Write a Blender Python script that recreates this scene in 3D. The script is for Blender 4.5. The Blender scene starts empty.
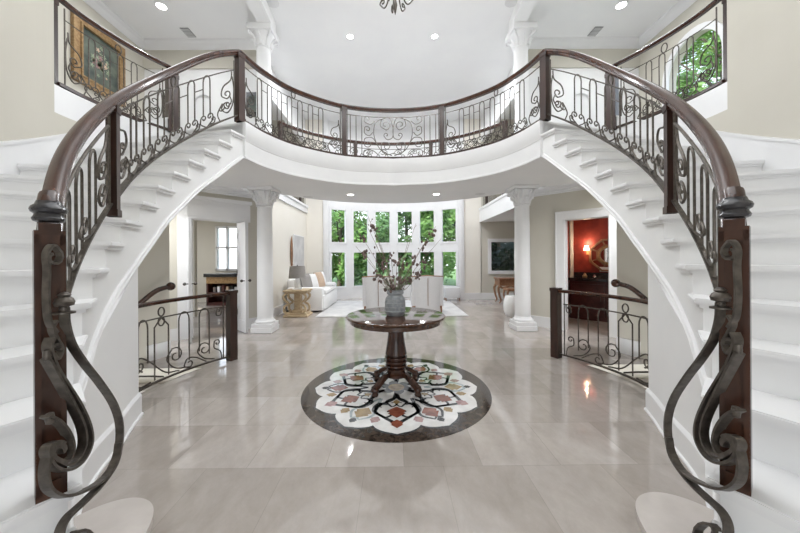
import bpy, bmesh, math, random
from mathutils import Vector, Matrix
random.seed(7)
sc = bpy.context.scene
COL = sc.collection
PI = math.pi

# ------------------------------------------------------------------ camera
H_CAM = 1.30
cam_d = bpy.data.cameras.new('camera')
cam = bpy.data.objects.new('camera', cam_d); COL.objects.link(cam)
cam_d.sensor_width = 36.0
cam_d.lens = 305.0 / 800.0 * 36.0
cam_d.shift_y = -8.5 / 800.0
cam_d.shift_x = 4.5 / 800.0
cam_d.clip_start = 0.02
cam.location = (0.0, 0.0, H_CAM)
cam.rotation_euler = (Matrix.Rotation(math.radians(-0.3), 4, 'Z') @ Matrix.Rotation(PI/2, 4, 'X') @ Matrix.Rotation(math.radians(-0.38), 4, 'Z')).to_euler()
sc.camera = cam

# ------------------------------------------------------------------ world, lights, exposure
sc.view_settings.view_transform = 'Standard'
sc.view_settings.look = 'None'
sc.view_settings.exposure = 0.62
sc.view_settings.gamma = 1.0
sc.cycles.max_bounces = 9
sc.cycles.diffuse_bounces = 6
sc.cycles.glossy_bounces = 4
sc.cycles.transparent_max_bounces = 12
sc.cycles.caustics_reflective = False
sc.cycles.caustics_refractive = False
sc.cycles.sample_clamp_indirect = 6.0
sc.cycles.use_denoising = True
w = bpy.data.worlds.new('world'); sc.world = w; w.use_nodes = True
wn = w.node_tree.nodes; wl = w.node_tree.links
bg = wn['Background']; bg.inputs['Strength'].default_value = 1.9
tc = wn.new('ShaderNodeTexCoord'); sx = wn.new('ShaderNodeSeparateXYZ'); rp = wn.new('ShaderNodeValToRGB')
wl.new(tc.outputs['Generated'], sx.inputs[0]); wl.new(sx.outputs['Z'], rp.inputs[0]); wl.new(rp.outputs[0], bg.inputs['Color'])
rp.color_ramp.elements[0].position = 0.0; rp.color_ramp.elements[0].color = (0.95, 0.97, 1.0, 1)
rp.color_ramp.elements[1].position = 0.7; rp.color_ramp.elements[1].color = (0.55, 0.72, 1.0, 1)
sun_d = bpy.data.lights.new('sun', 'SUN'); sun = bpy.data.objects.new('sun', sun_d); COL.objects.link(sun)
sun_d.energy = 5.0; sun_d.angle = math.radians(2.0); sun_d.color = (1, 0.96, 0.88)
sun.rotation_euler = (math.radians(38), 0, math.radians(-12))
def area(name, loc, sx_, sy_, power, rot=(0, 0, 0), col=(0.94, 0.97, 1.0)):
    d = bpy.data.lights.new(name, 'AREA'); d.shape = 'RECTANGLE'; d.size = sx_; d.size_y = sy_; d.energy = power; d.color = col
    o = bpy.data.objects.new(name, d); COL.objects.link(o); o.location = loc; o.rotation_euler = rot
    return o
area('rotunda_fill', (0, 1.9, 5.54), 3.4, 4.2, 84)          # soft fill light added at the rotunda ceiling, above the frame
area('hall_light', (-3.8, 4.6, 5.5), 1.2, 1.2, 14)
area('hall_light.001', (3.8, 4.6, 5.5), 1.2, 1.2, 14)
area('basement_fill', (2.8, 1.9, -.55), .6, .6, 22, rot=(PI/2, 0, 0))  # fill pair added out of sight under the flights to brighten the stairwells
area('basement_fill.001', (-2.8, 1.9, -.55), .6, .6, 22, rot=(PI/2, 0, 0))
for x_ in (-3.3, 3.3):                                           # fill spots added out of sight to brighten the lower side halls
    d_ = bpy.data.lights.new('side_hall_fill', 'SPOT'); d_.energy = 110; d_.spot_size = math.radians(160); d_.spot_blend = 1; d_.shadow_soft_size = .12; d_.color = (.97, .985, 1)
    o_ = bpy.data.objects.new('side_hall_fill', d_); COL.objects.link(o_); o_.location = (x_ * 1.07, 4.0, 2.5)
area('living_room_fill', (0, 7.2, 5.54), 4.0, 0.25, 150)  # unseen strip added to brighten the living room, no fitting modelled

area('entry_fill', (0, -1.3, 1.55), 2.6, 2.2, 15, rot=(PI/2, 0, 0))   # large fill light added behind the camera

# ------------------------------------------------------------------ materials
def mat(name, col, rough=0.5, metal=0.0, spec=0.5, noise=None, emit=None, estr=0, bump=None, coat=0):
    m = bpy.data.materials.new(name); m.use_nodes = True
    n = m.node_tree.nodes; l = m.node_tree.links; b = n['Principled BSDF']
    b.inputs['Base Color'].default_value = (*col, 1); b.inputs['Roughness'].default_value = rough
    b.inputs['Metallic'].default_value = metal; b.inputs['Specular IOR Level'].default_value = spec
    b.inputs['Coat Weight'].default_value = coat; b.inputs['Coat Roughness'].default_value = 0.12
    g = None
    if noise or bump:
        g = n.new('ShaderNodeNewGeometry')
        mp = n.new('ShaderNodeMapping'); l.new(g.outputs['Position'], mp.inputs[0])
    if noise:                                  # (scale, colour2, (sx,sy,sz), detail)
        nt = n.new('ShaderNodeTexNoise'); nt.inputs['Scale'].default_value = noise[0]; nt.inputs['Detail'].default_value = noise[3] if len(noise) > 3 else 3
        mp.inputs['Scale'].default_value = noise[2] if len(noise) > 2 else (1, 1, 1)
        l.new(mp.outputs[0], nt.inputs['Vector'])
        cr = n.new('ShaderNodeValToRGB'); l.new(nt.outputs['Fac'], cr.inputs[0])
        cr.color_ramp.elements[0].position = 0.35; cr.color_ramp.elements[0].color = (*col, 1)
        cr.color_ramp.elements[1].position = 0.65; cr.color_ramp.elements[1].color = (*noise[1], 1)
        l.new(cr.outputs[0], b.inputs['Base Color'])
    if bump:
        nb = n.new('ShaderNodeTexNoise'); nb.inputs['Scale'].default_value = bump[0]; l.new(g.outputs['Position'], nb.inputs['Vector'])
        bp = n.new('ShaderNodeBump'); bp.inputs['Strength'].default_value = bump[1]; bp.inputs['Distance'].default_value = 0.01
        l.new(nb.outputs['Fac'], bp.inputs['Height']); l.new(bp.outputs[0], b.inputs['Normal'])
    if emit:
        b.inputs['Emission Color'].default_value = (*emit, 1); b.inputs['Emission Strength'].default_value = estr
    return m
M = {}
M['white'] = mat('white_paint', (0.77, 0.77, 0.775), 0.45, noise=(3.0, (0.79, 0.79, 0.79)))
M['trim'] = mat('white_trim_paint', (0.75, 0.75, 0.76), 0.35, noise=(4.0, (0.77, 0.77, 0.775)))
M['ceil'] = mat('ceiling_paint', (0.78, 0.78, 0.785), 0.8, noise=(2.0, (0.80, 0.80, 0.80)))
M['cream'] = mat('cream_wall_paint', (0.545, 0.52, 0.455), 0.7, noise=(2.0, (0.565, 0.54, 0.475)))
M['cream2'] = mat('pale_cream_wall_paint', (0.76, 0.725, 0.66), 0.7, noise=(2.0, (0.78, 0.745, 0.68)))
M['wood'] = mat('mahogany', (0.030, 0.0105, 0.006), 0.26, noise=(14, (0.066, 0.025, 0.013), (1, 1, 0.25), 6), coat=0.1)
M['top'] = mat('polished_mahogany_top', (0.035, 0.014, 0.007), 0.10, noise=(14, (0.075, 0.032, 0.016), (1, 4, 1), 6), coat=0.45)
M['post'] = mat('dark_mahogany', (0.022, 0.009, 0.006), 0.35, noise=(20, (0.042, 0.018, 0.012), (1, 1, 0.15), 6), coat=0.05)
M['iron'] = mat('bronze_iron', (0.065, 0.055, 0.047), 0.4, metal=0.6, noise=(40, (0.11, 0.095, 0.08)))
M['black'] = mat('black_iron_collar', (0.02, 0.02, 0.024), 0.25, noise=(30, (0.035, 0.033, 0.035)))
M['oak'] = mat('weathered_oak', (0.42, 0.31, 0.19), 0.6, noise=(12, (0.56, 0.44, 0.29), (1, 1, 4), 5))
M['walnut'] = mat('carved_walnut', (0.20, 0.10, 0.05), 0.4, noise=(15, (0.30, 0.16, 0.09), (3, 1, 1), 5))
M['linen'] = mat('white_linen', (0.78, 0.77, 0.76), 0.9, noise=(90, (0.82, 0.81, 0.80)), bump=(300, 0.2))
M['greylinen'] = mat('pale_grey_upholstery', (0.60, 0.60, 0.61), 0.9, noise=(60, (0.66, 0.66, 0.67)), bump=(300, 0.2))
M['shade'] = mat('grey_lamp_shade_fabric', (0.27, 0.255, 0.24), 0.8, noise=(80, (0.32, 0.30, 0.285)))
M['ceramic'] = mat('white_ceramic', (0.80, 0.80, 0.79), 0.2, noise=(5, (0.84, 0.84, 0.84)))
M['vase'] = mat('grey_glazed_stoneware', (0.24, 0.26, 0.28), 0.35, noise=(25, (0.36, 0.38, 0.40), (1, 1, 1), 5), bump=(60, 0.5))
M['stem'] = mat('dry_stem', (0.16, 0.11, 0.08), 0.8, noise=(30, (0.24, 0.18, 0.13)))
M['bud'] = mat('dried_mauve_flower', (0.10, 0.065, 0.055), 0.8, noise=(60, (0.22, 0.16, 0.145)))
M['budp'] = mat('pale_seed_head', (0.62, 0.60, 0.56), 0.8, noise=(60, (0.5, 0.46, 0.42)))
M['leafg'] = mat('grey_green_leaf', (0.20, 0.25, 0.16), 0.7, noise=(30, (0.3, 0.34, 0.25)))
M['rug'] = mat('pale_wool_rug', (0.48, 0.47, 0.47), 0.95, noise=(3.5, (0.60, 0.59, 0.58), (1, 1, 1), 4))
M['gold'] = mat('antique_gilt', (0.24, 0.14, 0.06), 0.45, metal=0.3, noise=(25, (0.38, 0.25, 0.12)))
M['canvas'] = mat('dark_canvas', (0.035, 0.05, 0.045), 0.6, noise=(5, (0.12, 0.14, 0.11), (1, 1, 1), 5))
M['tan'] = mat('tan_cushion', (0.50, 0.36, 0.26), 0.9, noise=(50, (0.58, 0.44, 0.33)))
M['red'] = mat('red_wallpaper', (0.20, 0.022, 0.014), 0.55, noise=(8, (0.27, 0.034, 0.02)))
M['blackstone'] = mat('black_granite', (0.012, 0.012, 0.013), 0.12, noise=(60, (0.03, 0.03, 0.03)))
M['cabinet'] = mat('dark_red_brown_cabinet', (0.05, 0.012, 0.01), 0.35, noise=(10, (0.08, 0.02, 0.015)))
M['mirror'] = mat('mirror_glass', (0.75, 0.75, 0.74), 0.03, metal=1.0, noise=(2, (0.78, 0.78, 0.77)))
M['glow'] = mat('lamp_glow', (1, 1, 1), 0.5, emit=(1.0, 0.97, 0.92), estr=9)
M['sconceglow'] = mat('sconce_shade_glow', (1, 0.9, 0.8), 0.5, emit=(1.0, 0.80, 0.60), estr=5)
M['grille'] = mat('grey_grille', (0.22, 0.22, 0.23), 0.5, noise=(20, (0.3, 0.3, 0.3)))
M['speaker'] = mat('pale_speaker_grille', (0.62, 0.62, 0.63), 0.7, noise=(200, (0.68, 0.68, 0.68)))
M['crystal'] = mat('crystal', (0.9, 0.9, 0.9), 0.05, noise=(3, (0.95, 0.95, 0.95))); M['crystal'].node_tree.nodes['Principled BSDF'].inputs['Transmission Weight'].default_value = 0.9
M['bark'] = mat('bark', (0.09, 0.07, 0.05), 0.9, noise=(10, (0.15, 0.12, 0.09), (1, 1, .2)))
M['lawn'] = mat('lawn', (0.08, 0.16, 0.04), 0.9, noise=(4, (0.14, 0.24, 0.07)))
M['hinge'] = mat('dark_hinge', (0.06, 0.055, 0.05), 0.3, metal=0.8, noise=(30, (0.1, 0.09, 0.08)))
M['books'] = mat('dark_book_spines', (0.05, 0.045, 0.05), 0.6, noise=(30, (0.25, 0.2, 0.18), (1, 1, .1)))
# leaves
def leafmat(name, c1, c2):
    m = mat(name, c1, 0.6, noise=(2.5, c2, (1, 1, 1), 3))
    n = m.node_tree.nodes; b = n['Principled BSDF']
    tr = n.new('ShaderNodeBsdfTranslucent'); tr.inputs['Color'].default_value = (c2[0]*1.4, c2[1]*1.3, c2[2], 1)
    mx = n.new('ShaderNodeMixShader'); mx.inputs[0].default_value = 0.35
    l = m.node_tree.links; l.new(b.outputs[0], mx.inputs[1]); l.new(tr.outputs[0], mx.inputs[2]); l.new(mx.outputs[0], n['Material Output'].inputs[0])
    return m
M['leafA'] = leafmat('bright_leaves', (0.11, 0.24, 0.06), (0.28, 0.46, 0.16))
M['leafB'] = leafmat('deep_leaves', (0.07, 0.16, 0.06), (0.19, 0.33, 0.14))
M['leafC'] = leafmat('shade_leaves', (0.01, 0.022, 0.009), (0.025, 0.045, 0.018))
# glass: thin clear pane
def glassmat():
    m = bpy.data.materials.new('window_glass'); m.use_nodes = True; n = m.node_tree.nodes; l = m.node_tree.links
    n.remove(n['Principled BSDF'])
    t = n.new('ShaderNodeBsdfTransparent'); t.inputs[0].default_value = (0.96, 0.98, 0.97, 1)
    g = n.new('ShaderNodeBsdfGlossy'); g.inputs['Roughness'].default_value = 0.02
    mx = n.new('ShaderNodeMixShader'); mx.inputs[0].default_value = 0.05; l.new(t.outputs[0], mx.inputs[1]); l.new(g.outputs[0], mx.inputs[2])
    l.new(mx.outputs[0], n['Material Output'].inputs[0]); return m
M['glass'] = glassmat()
# marble tile floor
def floormat():
    m = bpy.data.materials.new('beige_marble_tiles'); m.use_nodes = True; n = m.node_tree.nodes; l = m.node_tree.links; b = n['Principled BSDF']
    g = n.new('ShaderNodeNewGeometry'); mp = n.new('ShaderNodeMapping'); mp.inputs['Location'].default_value = (0.19, 0.06, 0)
    l.new(g.outputs['Position'], mp.inputs[0])
    br = n.new('ShaderNodeTexBrick'); br.offset = 0.5; br.squash = 1.0
    br.inputs['Scale'].default_value = 1.0; br.inputs['Brick Width'].default_value = 0.49; br.inputs['Row Height'].default_value = 0.49
    br.inputs['Mortar Size'].default_value = 0.0016; br.inputs['Mortar Smooth'].default_value = 0.3; br.inputs['Bias'].default_value = -0.2
    br.inputs['Color1'].default_value = (0.350, 0.314, 0.286, 1); br.inputs['Color2'].default_value = (0.465, 0.425, 0.396, 1); br.inputs['Mortar'].default_value = (0.28, 0.25, 0.23, 1)
    l.new(mp.outputs[0], br.inputs['Vector'])
    nt = n.new('ShaderNodeTexNoise'); nt.inputs['Scale'].default_value = 7; nt.inputs['Detail'].default_value = 12; nt.inputs['Roughness'].default_value = 0.72; nt.inputs['Distortion'].default_value = 0.25
    mp2 = n.new('ShaderNodeMapping'); mp2.inputs['Scale'].default_value = (1.0, 0.6, 1); mp2.inputs['Rotation'].default_value = (0, 0, 0.6)
    l.new(g.outputs['Position'], mp2.inputs[0]); l.new(mp2.outputs[0], nt.inputs['Vector'])
    cr = n.new('ShaderNodeValToRGB'); l.new(nt.outputs['Fac'], cr.inputs[0])
    cr.color_ramp.elements[0].position = 0.30; cr.color_ramp.elements[0].color = (0.86, 0.85, 0.84, 1)
    cr.color_ramp.elements[1].position = 0.70; cr.color_ramp.elements[1].color = (1.10, 1.10, 1.10, 1)
    mx = n.new('ShaderNodeMix'); mx.data_type = 'RGBA'; mx.blend_type = 'MULTIPLY'; mx.inputs['Factor'].default_value = 1
    l.new(br.outputs['Color'], mx.inputs[6]); l.new(cr.outputs[0], mx.inputs[7]); l.new(mx.outputs[2], b.inputs['Base Color'])
    b.inputs['Roughness'].default_value = 0.06; b.inputs['Specular IOR Level'].default_value = 1.0; b.inputs['IOR'].default_value = 1.6
    return m
M['floor'] = floormat()
M['stonestep'] = mat('beige_marble_step', (0.46, 0.42, 0.39), 0.2, noise=(6, (0.52, 0.48, 0.45), (1, 1, 1), 8))
M['m_white'] = mat('white_marble_inlay', (0.62, 0.61, 0.60), 0.08, noise=(9, (0.74, 0.73, 0.72), (1, 1, 1), 6))
M['m_brown'] = mat('dark_emperador_marble', (0.016, 0.011, 0.009), 0.06, noise=(22, (0.07, 0.05, 0.038), (1, 1, 1), 9))
M['m_dark'] = mat('black_green_marble', (0.018, 0.020, 0.022), 0.08, noise=(14, (0.05, 0.055, 0.06)))
M['m_rust'] = mat('rust_marble', (0.16, 0.045, 0.028), 0.08, noise=(16, (0.27, 0.085, 0.05)))
M['m_gold'] = mat('ochre_marble', (0.25, 0.165, 0.07), 0.08, noise=(16, (0.38, 0.27, 0.13)))
M['m_rose'] = mat('rose_marble', (0.28, 0.16, 0.16), 0.08, noise=(16, (0.42, 0.28, 0.27)))
M['m_grey'] = mat('grey_green_marble', (0.25, 0.31, 0.32), 0.08, noise=(16, (0.38, 0.43, 0.43)))

# ------------------------------------------------------------------ helpers
def new_obj(name, verts, faces, m, parent=None, smooth=False):
    me = bpy.data.meshes.new(name)
    me.from_pydata([tuple(v) for v in verts], [], faces)
    bm = bmesh.new(); bm.from_mesh(me); bmesh.ops.recalc_face_normals(bm, faces=bm.faces); bm.to_mesh(me); bm.free()
    if smooth:
        for p in me.polygons: p.use_smooth = True
        try: me.set_sharp_from_angle(angle=math.radians(35))
        except Exception: pass
    me.materials.append(m)
    o = bpy.data.objects.new(name, me); COL.objects.link(o)
    if parent: 
        o.parent = parent
        pw = parent_world(parent); o.matrix_parent_inverse = pw.inverted()
    return o
def parent_world(p):
    return (parent_world(p.parent) @ p.matrix_parent_inverse @ p.matrix_basis) if p.parent else p.matrix_basis.copy()
def thing(name, label, cat, loc=(0, 0, 0), rotz=0, group=None):
    o = bpy.data.objects.new(name, None); COL.objects.link(o); o.location = loc; o.rotation_euler = (0, 0, rotz)
    o.empty_display_size = 0.1
    o['label'] = label; o['category'] = cat
    if group: o['group'] = group
    return o
def tag(o, label, cat, group=None):
    o['label'] = label; o['category'] = cat
    if group: o['group'] = group
    return o
def struct(o):
    o['kind'] = 'structure'; return o
class MB:
    def __init__(s): s.v = []; s.f = []
    def add(s, v, f):
        b = len(s.v); s.v += [Vector(x) for x in v]; s.f += [tuple(i + b for i in q) for q in f]
    def box(s, x0, x1, y0, y1, z0, z1, bev=0.0):
        if bev > 0:
            bm = bmesh.new(); bmesh.ops.create_cube(bm, size=1)
            bmesh.ops.scale(bm, vec=(x1 - x0, y1 - y0, z1 - z0), verts=bm.verts)
            bmesh.ops.translate(bm, vec=((x0 + x1) / 2, (y0 + y1) / 2, (z0 + z1) / 2), verts=bm.verts)
            bmesh.ops.bevel(bm, geom=bm.edges[:], offset=bev, segments=2, affect='EDGES', profile=0.5)
            s.add([v.co.copy() for v in bm.verts], [[v.index for v in f.verts] for f in bm.faces]); bm.free(); return s
        s.add([(x0, y0, z0), (x1, y0, z0), (x1, y1, z0), (x0, y1, z0), (x0, y0, z1), (x1, y0, z1), (x1, y1, z1), (x0, y1, z1)],
              [(0, 3, 2, 1), (4, 5, 6, 7), (0, 1, 5, 4), (1, 2, 6, 5), (2, 3, 7, 6), (3, 0, 4, 7)]); return s
    def lathe(s, prof, c=(0, 0, 0), n=32, cap=True):
        v = []; f = []
        for r, z in prof:
            for i in range(n):
                a = 2 * PI * i / n; v.append((c[0] + r * math.cos(a), c[1] + r * math.sin(a), c[2] + z))
        for j in range(len(prof) - 1):
            for i in range(n):
                f.append((j * n + i, j * n + (i + 1) % n, (j + 1) * n + (i + 1) % n, (j + 1) * n + i))
        if cap and prof[0][0] > 1.5e-4: f.append(tuple(range(n - 1, -1, -1)))
        if cap and prof[-1][0] > 1.5e-4: f.append(tuple((len(prof) - 1) * n + i for i in range(n)))
        s.add(v, f); return s
    def prism(s, poly, z0, z1):
        n = len(poly)
        s.add([(p[0], p[1], z0) for p in poly] + [(p[0], p[1], z1) for p in poly],
              [tuple(range(n - 1, -1, -1)), tuple(range(n, 2 * n))] + [(i, (i + 1) % n, n + (i + 1) % n, n + i) for i in range(n)]); return s
    def tube(s, pts, r, n=6, r1=None):
        pts = [Vector(p) for p in pts]; L = len(pts)
        if L < 2: return s
        v = []; f = []
        T = (pts[1] - pts[0]).normalized(); up = Vector((0, 0, 1)) if abs(T.z) < 0.9 else Vector((1, 0, 0))
        N = T.cross(up).normalized()
        for i, p in enumerate(pts):
            if i == 0: t = pts[1] - pts[0]
            elif i == L - 1: t = pts[-1] - pts[-2]
            else: t = pts[i + 1] - pts[i - 1]
            if t.length < 1e-9: t = T.copy()
            t.normalize(); N = (N - t * N.dot(t))
            if N.length < 1e-6: N = t.orthogonal()
            N.normalize(); B = t.cross(N)
            rr = r if r1 is None else r + (r1 - r) * i / (L - 1)
            for k in range(n):
                a = 2 * PI * (k + .5) / n; v.append(p + (N * math.cos(a) + B * math.sin(a)) * rr)
        for i in range(L - 1):
            for k in range(n): f.append((i * n + k, i * n + (k + 1) % n, (i + 1) * n + (k + 1) % n, (i + 1) * n + k))
        f.append(tuple(range(n - 1, -1, -1))); f.append(tuple((L - 1) * n + k for k in range(n)))
        s.add(v, f); return s
    def sweep(s, pts, prof, fixed=None):
        """profile (a,b): a along the horizontal side (or `fixed`), b along the other normal"""
        pts = [Vector(p) for p in pts]; L = len(pts); n = len(prof); v = []; f = []
        for i, p in enumerate(pts):
            t = pts[min(i + 1, L - 1)] - pts[max(i - 1, 0)]; t.normalize()
            if fixed is None:
                S = t.cross(Vector((0, 0, 1))); S.normalize(); B = S.cross(t)
            else:
                S = Vector(fixed).normalized(); B = S.cross(t); B.normalize()
            for a, b in prof: v.append(p + S * a + B * b)
        for i in range(L - 1):
            for k in range(n): f.append((i * n + k, i * n + (k + 1) % n, (i + 1) * n + (k + 1) % n, (i + 1) * n + k))
        f.append(tuple(range(n - 1, -1, -1))); f.append(tuple((L - 1) * n + k for k in range(n)))
        s.add(v, f); return s
    def sphere(s, c, r, sx=1, sy=1, sz=1, n=10):
        pr = [(max(1e-5, r * math.sin(PI * j / n)), -r * math.cos(PI * j / n)) for j in range(n + 1)]
        m2 = MB(); m2.lathe(pr, n=n + 4)
        s.add([(c[0] + q.x * sx, c[1] + q.y * sy, c[2] + q.z * sz) for q in m2.v], m2.f); return s
    def grid(s, rows):
        n = len(rows[0]); v = [p for r in rows for p in r]
        s.add(v, [(j * n + i, j * n + i + 1, (j + 1) * n + i + 1, (j + 1) * n + i) for j in range(len(rows) - 1) for i in range(n - 1)]); return s
    def xf(s, fn): s.v = [Vector(fn(q)) for q in s.v]; return s
    def obj(s, name, m, parent=None, smooth=False): return new_obj(name, s.v, s.f, m, parent, smooth)
def catmull(pts, per=8):
    P = [Vector(p) for p in pts]; P = [P[0] * 2 - P[1]] + P + [P[-1] * 2 - P[-2]]; out = []
    for i in range(1, len(P) - 2):
        a, b, c, d = P[i - 1:i + 3]
        for k in range(per):
            t = k / per
            out.append(0.5 * ((2 * b) + (c - a) * t + (2 * a - 5 * b + 4 * c - d) * t * t + (3 * b - a - 3 * c + d) * t ** 3))
    out.append(P[-2]); return out
class Path:                                     # arc-length path, horizontally measured; z carried along
    def __init__(s, pts, per=10):
        s.p = catmull(pts, per); s.l = [0]
        for a, b in zip(s.p, s.p[1:]): s.l.append(s.l[-1] + math.hypot(b.x - a.x, b.y - a.y))
        s.L = s.l[-1]
    def at(s, u):
        import bisect
        if u <= 0:
            d = (s.p[1] - s.p[0]); k = u / max(1e-9, s.l[1]); return s.p[0] + d * k
        if u >= s.L:
            d = (s.p[-1] - s.p[-2]); k = (u - s.L) / max(1e-9, s.l[-1] - s.l[-2]); return s.p[-1] + d * k
        i = min(len(s.p) - 2, bisect.bisect_right(s.l, u) - 1); t = (u - s.l[i]) / max(1e-9, s.l[i + 1] - s.l[i])
        return s.p[i].lerp(s.p[i + 1], t)
    def seg(s, a, b, step=0.06):
        n = max(2, int(abs(b - a) / step)); return [s.at(a + (b - a) * i / n) for i in range(n + 1)]
    def near(s, x, y):
        best = min(range(len(s.p)), key=lambda i: (s.p[i].x - x) ** 2 + (s.p[i].y - y) ** 2); return s.l[best]
    def tan(s, u):
        d = s.at(u + 0.02) - s.at(u - 0.02); d.z = 0; return d.normalized()
def curl(ctrl, c, turns=1.2, dirn=1, rend=0.22, per=5):
    """smooth curve through ctrl (2-D) that ends rolling up around c"""
    pts = catmull([(p[0], p[1], 0) for p in ctrl], per) if len(ctrl) > 2 else [Vector((p[0], p[1], 0)) for p in ctrl]
    pts = [(q.x, q.y) for q in pts]; lx, ly = pts[-1]; R = math.hypot(lx - c[0], ly - c[1]); a = math.atan2(ly - c[1], lx - c[0])
    n = max(8, int(12 * turns))
    for i in range(1, n + 1):
        t = i / n; r = R * (1 - (1 - rend) * t); b = a + dirn * 2 * PI * turns * t
        pts.append((c[0] + r * math.cos(b), c[1] + r * math.sin(b)))
    return pts

# ------------------------------------------------------------------ plan curves (right side; mirrored for the left)
RISE = 0.178
def tz(k):                                      # top of tread k
    return {1: 0.167, 2: 0.334, 3: 0.50, 4: 0.70}.get(k, RISE * k)
def zl(k):
    i = int(math.floor(k)); return tz(i) + (tz(i + 1) - tz(i)) * (k - i) if k < 17 else tz(17)
PK = {2: (1.08, .93), 3: (1.165, 1.09), 4: (1.36, 1.30), 5: (1.545, 1.475), 6: (1.69, 1.66), 7: (1.83, 1.86), 8: (1.95, 2.07), 9: (2.03, 2.28), 10: (2.075, 2.50),
      11: (2.095, 2.70), 12: (2.095, 2.90), 13: (2.08, 3.10), 14: (2.045, 3.30), 15: (2.00, 3.50), 16: (1.95, 3.67), 17: (1.89, 3.85)}
QK = {2: (1.45, -.30), 3: (1.67, -.05), 4: (1.95, .18), 5: (2.13, .36), 6: (2.28, .55), 7: (2.45, .79), 8: (2.64, 1.10), 9: (2.82, 1.46), 10: (3.0, 1.88),
      11: (3.15, 2.28), 12: (3.26, 2.66), 13: (3.31, 3.0), 14: (3.30, 3.30), 15: (3.25, 3.60), 16: (3.16, 3.90), 17: (3.05, 4.16)}
BAL = [(1.89, 3.85), (1.77, 4.27), (1.47, 4.73), (0.82, 5.19), (0.0, 5.34)]     # balcony edge
FLOOR2 = RISE * 17; SOFF = 2.56; CEIL = 5.60

# ------------------------------------------------------------------ setting: floors, ceilings, walls
def arcpts(cx, cy, r, a0, a1, n):
    return [(cx + r * math.cos(math.radians(a0 + (a1 - a0) * i / n)), cy + r * math.sin(math.radians(a0 + (a1 - a0) * i / n))) for i in range(n + 1)]
# ground floor with two stair wells cut out: built as polygons
WELL_IN = Path([(2.30, 3.66, 0), (2.36, 3.52, 0), (2.40, 3.40, 0), (2.47, 3.05, 0), (2.42, 2.75, 0), (2.14, 2.56, 0)], 6)
def floor_mesh():
    pts = sorted([(p.x, p.y) for p in WELL_IN.p], key=lambda p: p[1])
    rows = [(2.14, 2.2)] + pts
    m = MB()
    for S in (1, -1):
        m.add([(0, -2.2, 0), (S * 7.5, -2.2, 0), (S * 7.5, 2.2, 0), (0, 2.2, 0)], [(0, 1, 2, 3)])
        for (x0, y0), (x1, y1) in zip(rows, rows[1:]): m.add([(0, y0, 0), (S * x0, y0, 0), (S * x1, y1, 0), (0, y1, 0)], [(0, 1, 2, 3)])
        m.add([(0, 3.66, 0), (S * 7.5, 3.66, 0), (S * 7.5, 12, 0), (0, 12, 0)], [(0, 1, 2, 3)])
    struct(m.obj('floor', M['floor']))
floor_mesh()
fb = MB().box(-7.5, 7.5, -2.2, 12, -2.9, -2.8).obj('floor_basement', M['cream']); struct(fb)

def ring_strip(path_pts, z0, z1): return [[(x, y, z0) for x, y in path_pts], [(x, y, z1) for x, y in path_pts]]
def shell(pts, z0, z1, th, side=1):
    """vertical curved wall of thickness th; pts 2-D"""
    m = MB(); n = len(pts); off = []
    for i in range(n):
        a = Vector(pts[max(i - 1, 0)]); b = Vector(pts[min(i + 1, n - 1)]); t = (b - a).normalized(); nn = Vector((t.y, -t.x)) * side
        off.append((pts[i][0] + nn.x * th, pts[i][1] + nn.y * th))
    z0f = z0 if callable(z0) else (lambda i: z0); z1f = z1 if callable(z1) else (lambda i: z1)
    A = [(p[0], p[1], z0f(i)) for i, p in enumerate(pts)]; B = [(p[0], p[1], z1f(i)) for i, p in enumerate(pts)]
    C = [(p[0], p[1], z1f(i)) for i, p in enumerate(off)]; D = [(p[0], p[1], z0f(i)) for i, p in enumerate(off)]
    m.grid([A, B, C, D, A]); m.add([A[0], B[0], C[0], D[0]], [(0, 1, 2, 3)]); m.add([A[-1], B[-1], C[-1], D[-1]], [(0, 1, 2, 3)])
    return m
def mir(m, S):
    if S < 0: m.xf(lambda q: (-q.x, q.y, q.z))
    return m
def q2(pts, per=6): return [(p.x, p.y) for p in catmull([(x, y, 0) for x, y in pts], per)]
SIDE = {1: 'right', -1: 'left'}
# outer rotunda wall
OW = q2([(1.3, -.75)] + [QK[k] for k in range(2, 18)], 6)
UPPER_END = min(range(len(OW)), key=lambda i: abs(OW[i][1] - 3.02) + (0 if OW[i][0] > 3 else 9))
for S in (1, -1):
    mir(shell(OW, -2.8, 2.75, 0.12), S).obj('wall_rotunda_' + SIDE[S], M['cream']).__setitem__('kind', 'structure')
    mir(shell(OW[:UPPER_END + 1], 2.75, CEIL, 0.14), S).obj('wall_rotunda_upper_' + SIDE[S], M['cream']).__setitem__('kind', 'structure')
    mir(shell(OW[UPPER_END:], 2.75, FLOOR2, 0.13), S).obj('trim_landing_fascia_' + SIDE[S], M['trim']).__setitem__('kind', 'structure')
    # baseboard on the curved wall end
    mir(shell(OW[-7:], 0.0, 0.20, -0.02), S).obj('baseboard_rotunda_' + SIDE[S], M['trim']).__setitem__('kind', 'structure')
# front wall behind the camera with an entry door, glazed to suit the added fill light
struct(MB().box(-6.5, -0.75, -1.6, -1.4, 0, CEIL).box(0.75, 6.5, -1.6, -1.4, 0, CEIL).box(-0.75, 0.75, -1.6, -1.4, 2.3, CEIL).obj('wall_front', M['cream']))
d = MB()
for x_ in (-.75, -.06, .63): d.box(x_, x_ + .12, -1.55, -1.48, 0, 2.3)
for z_ in (0, 2.15): d.box(-.75, .75, -1.55, -1.48, z_, z_ + .15)
d = struct(d.obj('door_1', M['post'])); g = MB(); g.add([(-.7, -1.52, .1), (.7, -1.52, .1), (.7, -1.52, 2.2), (-.7, -1.52, 2.2)], [(0, 1, 2, 3)]); g.obj('pane', M['glass'], d)
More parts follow.
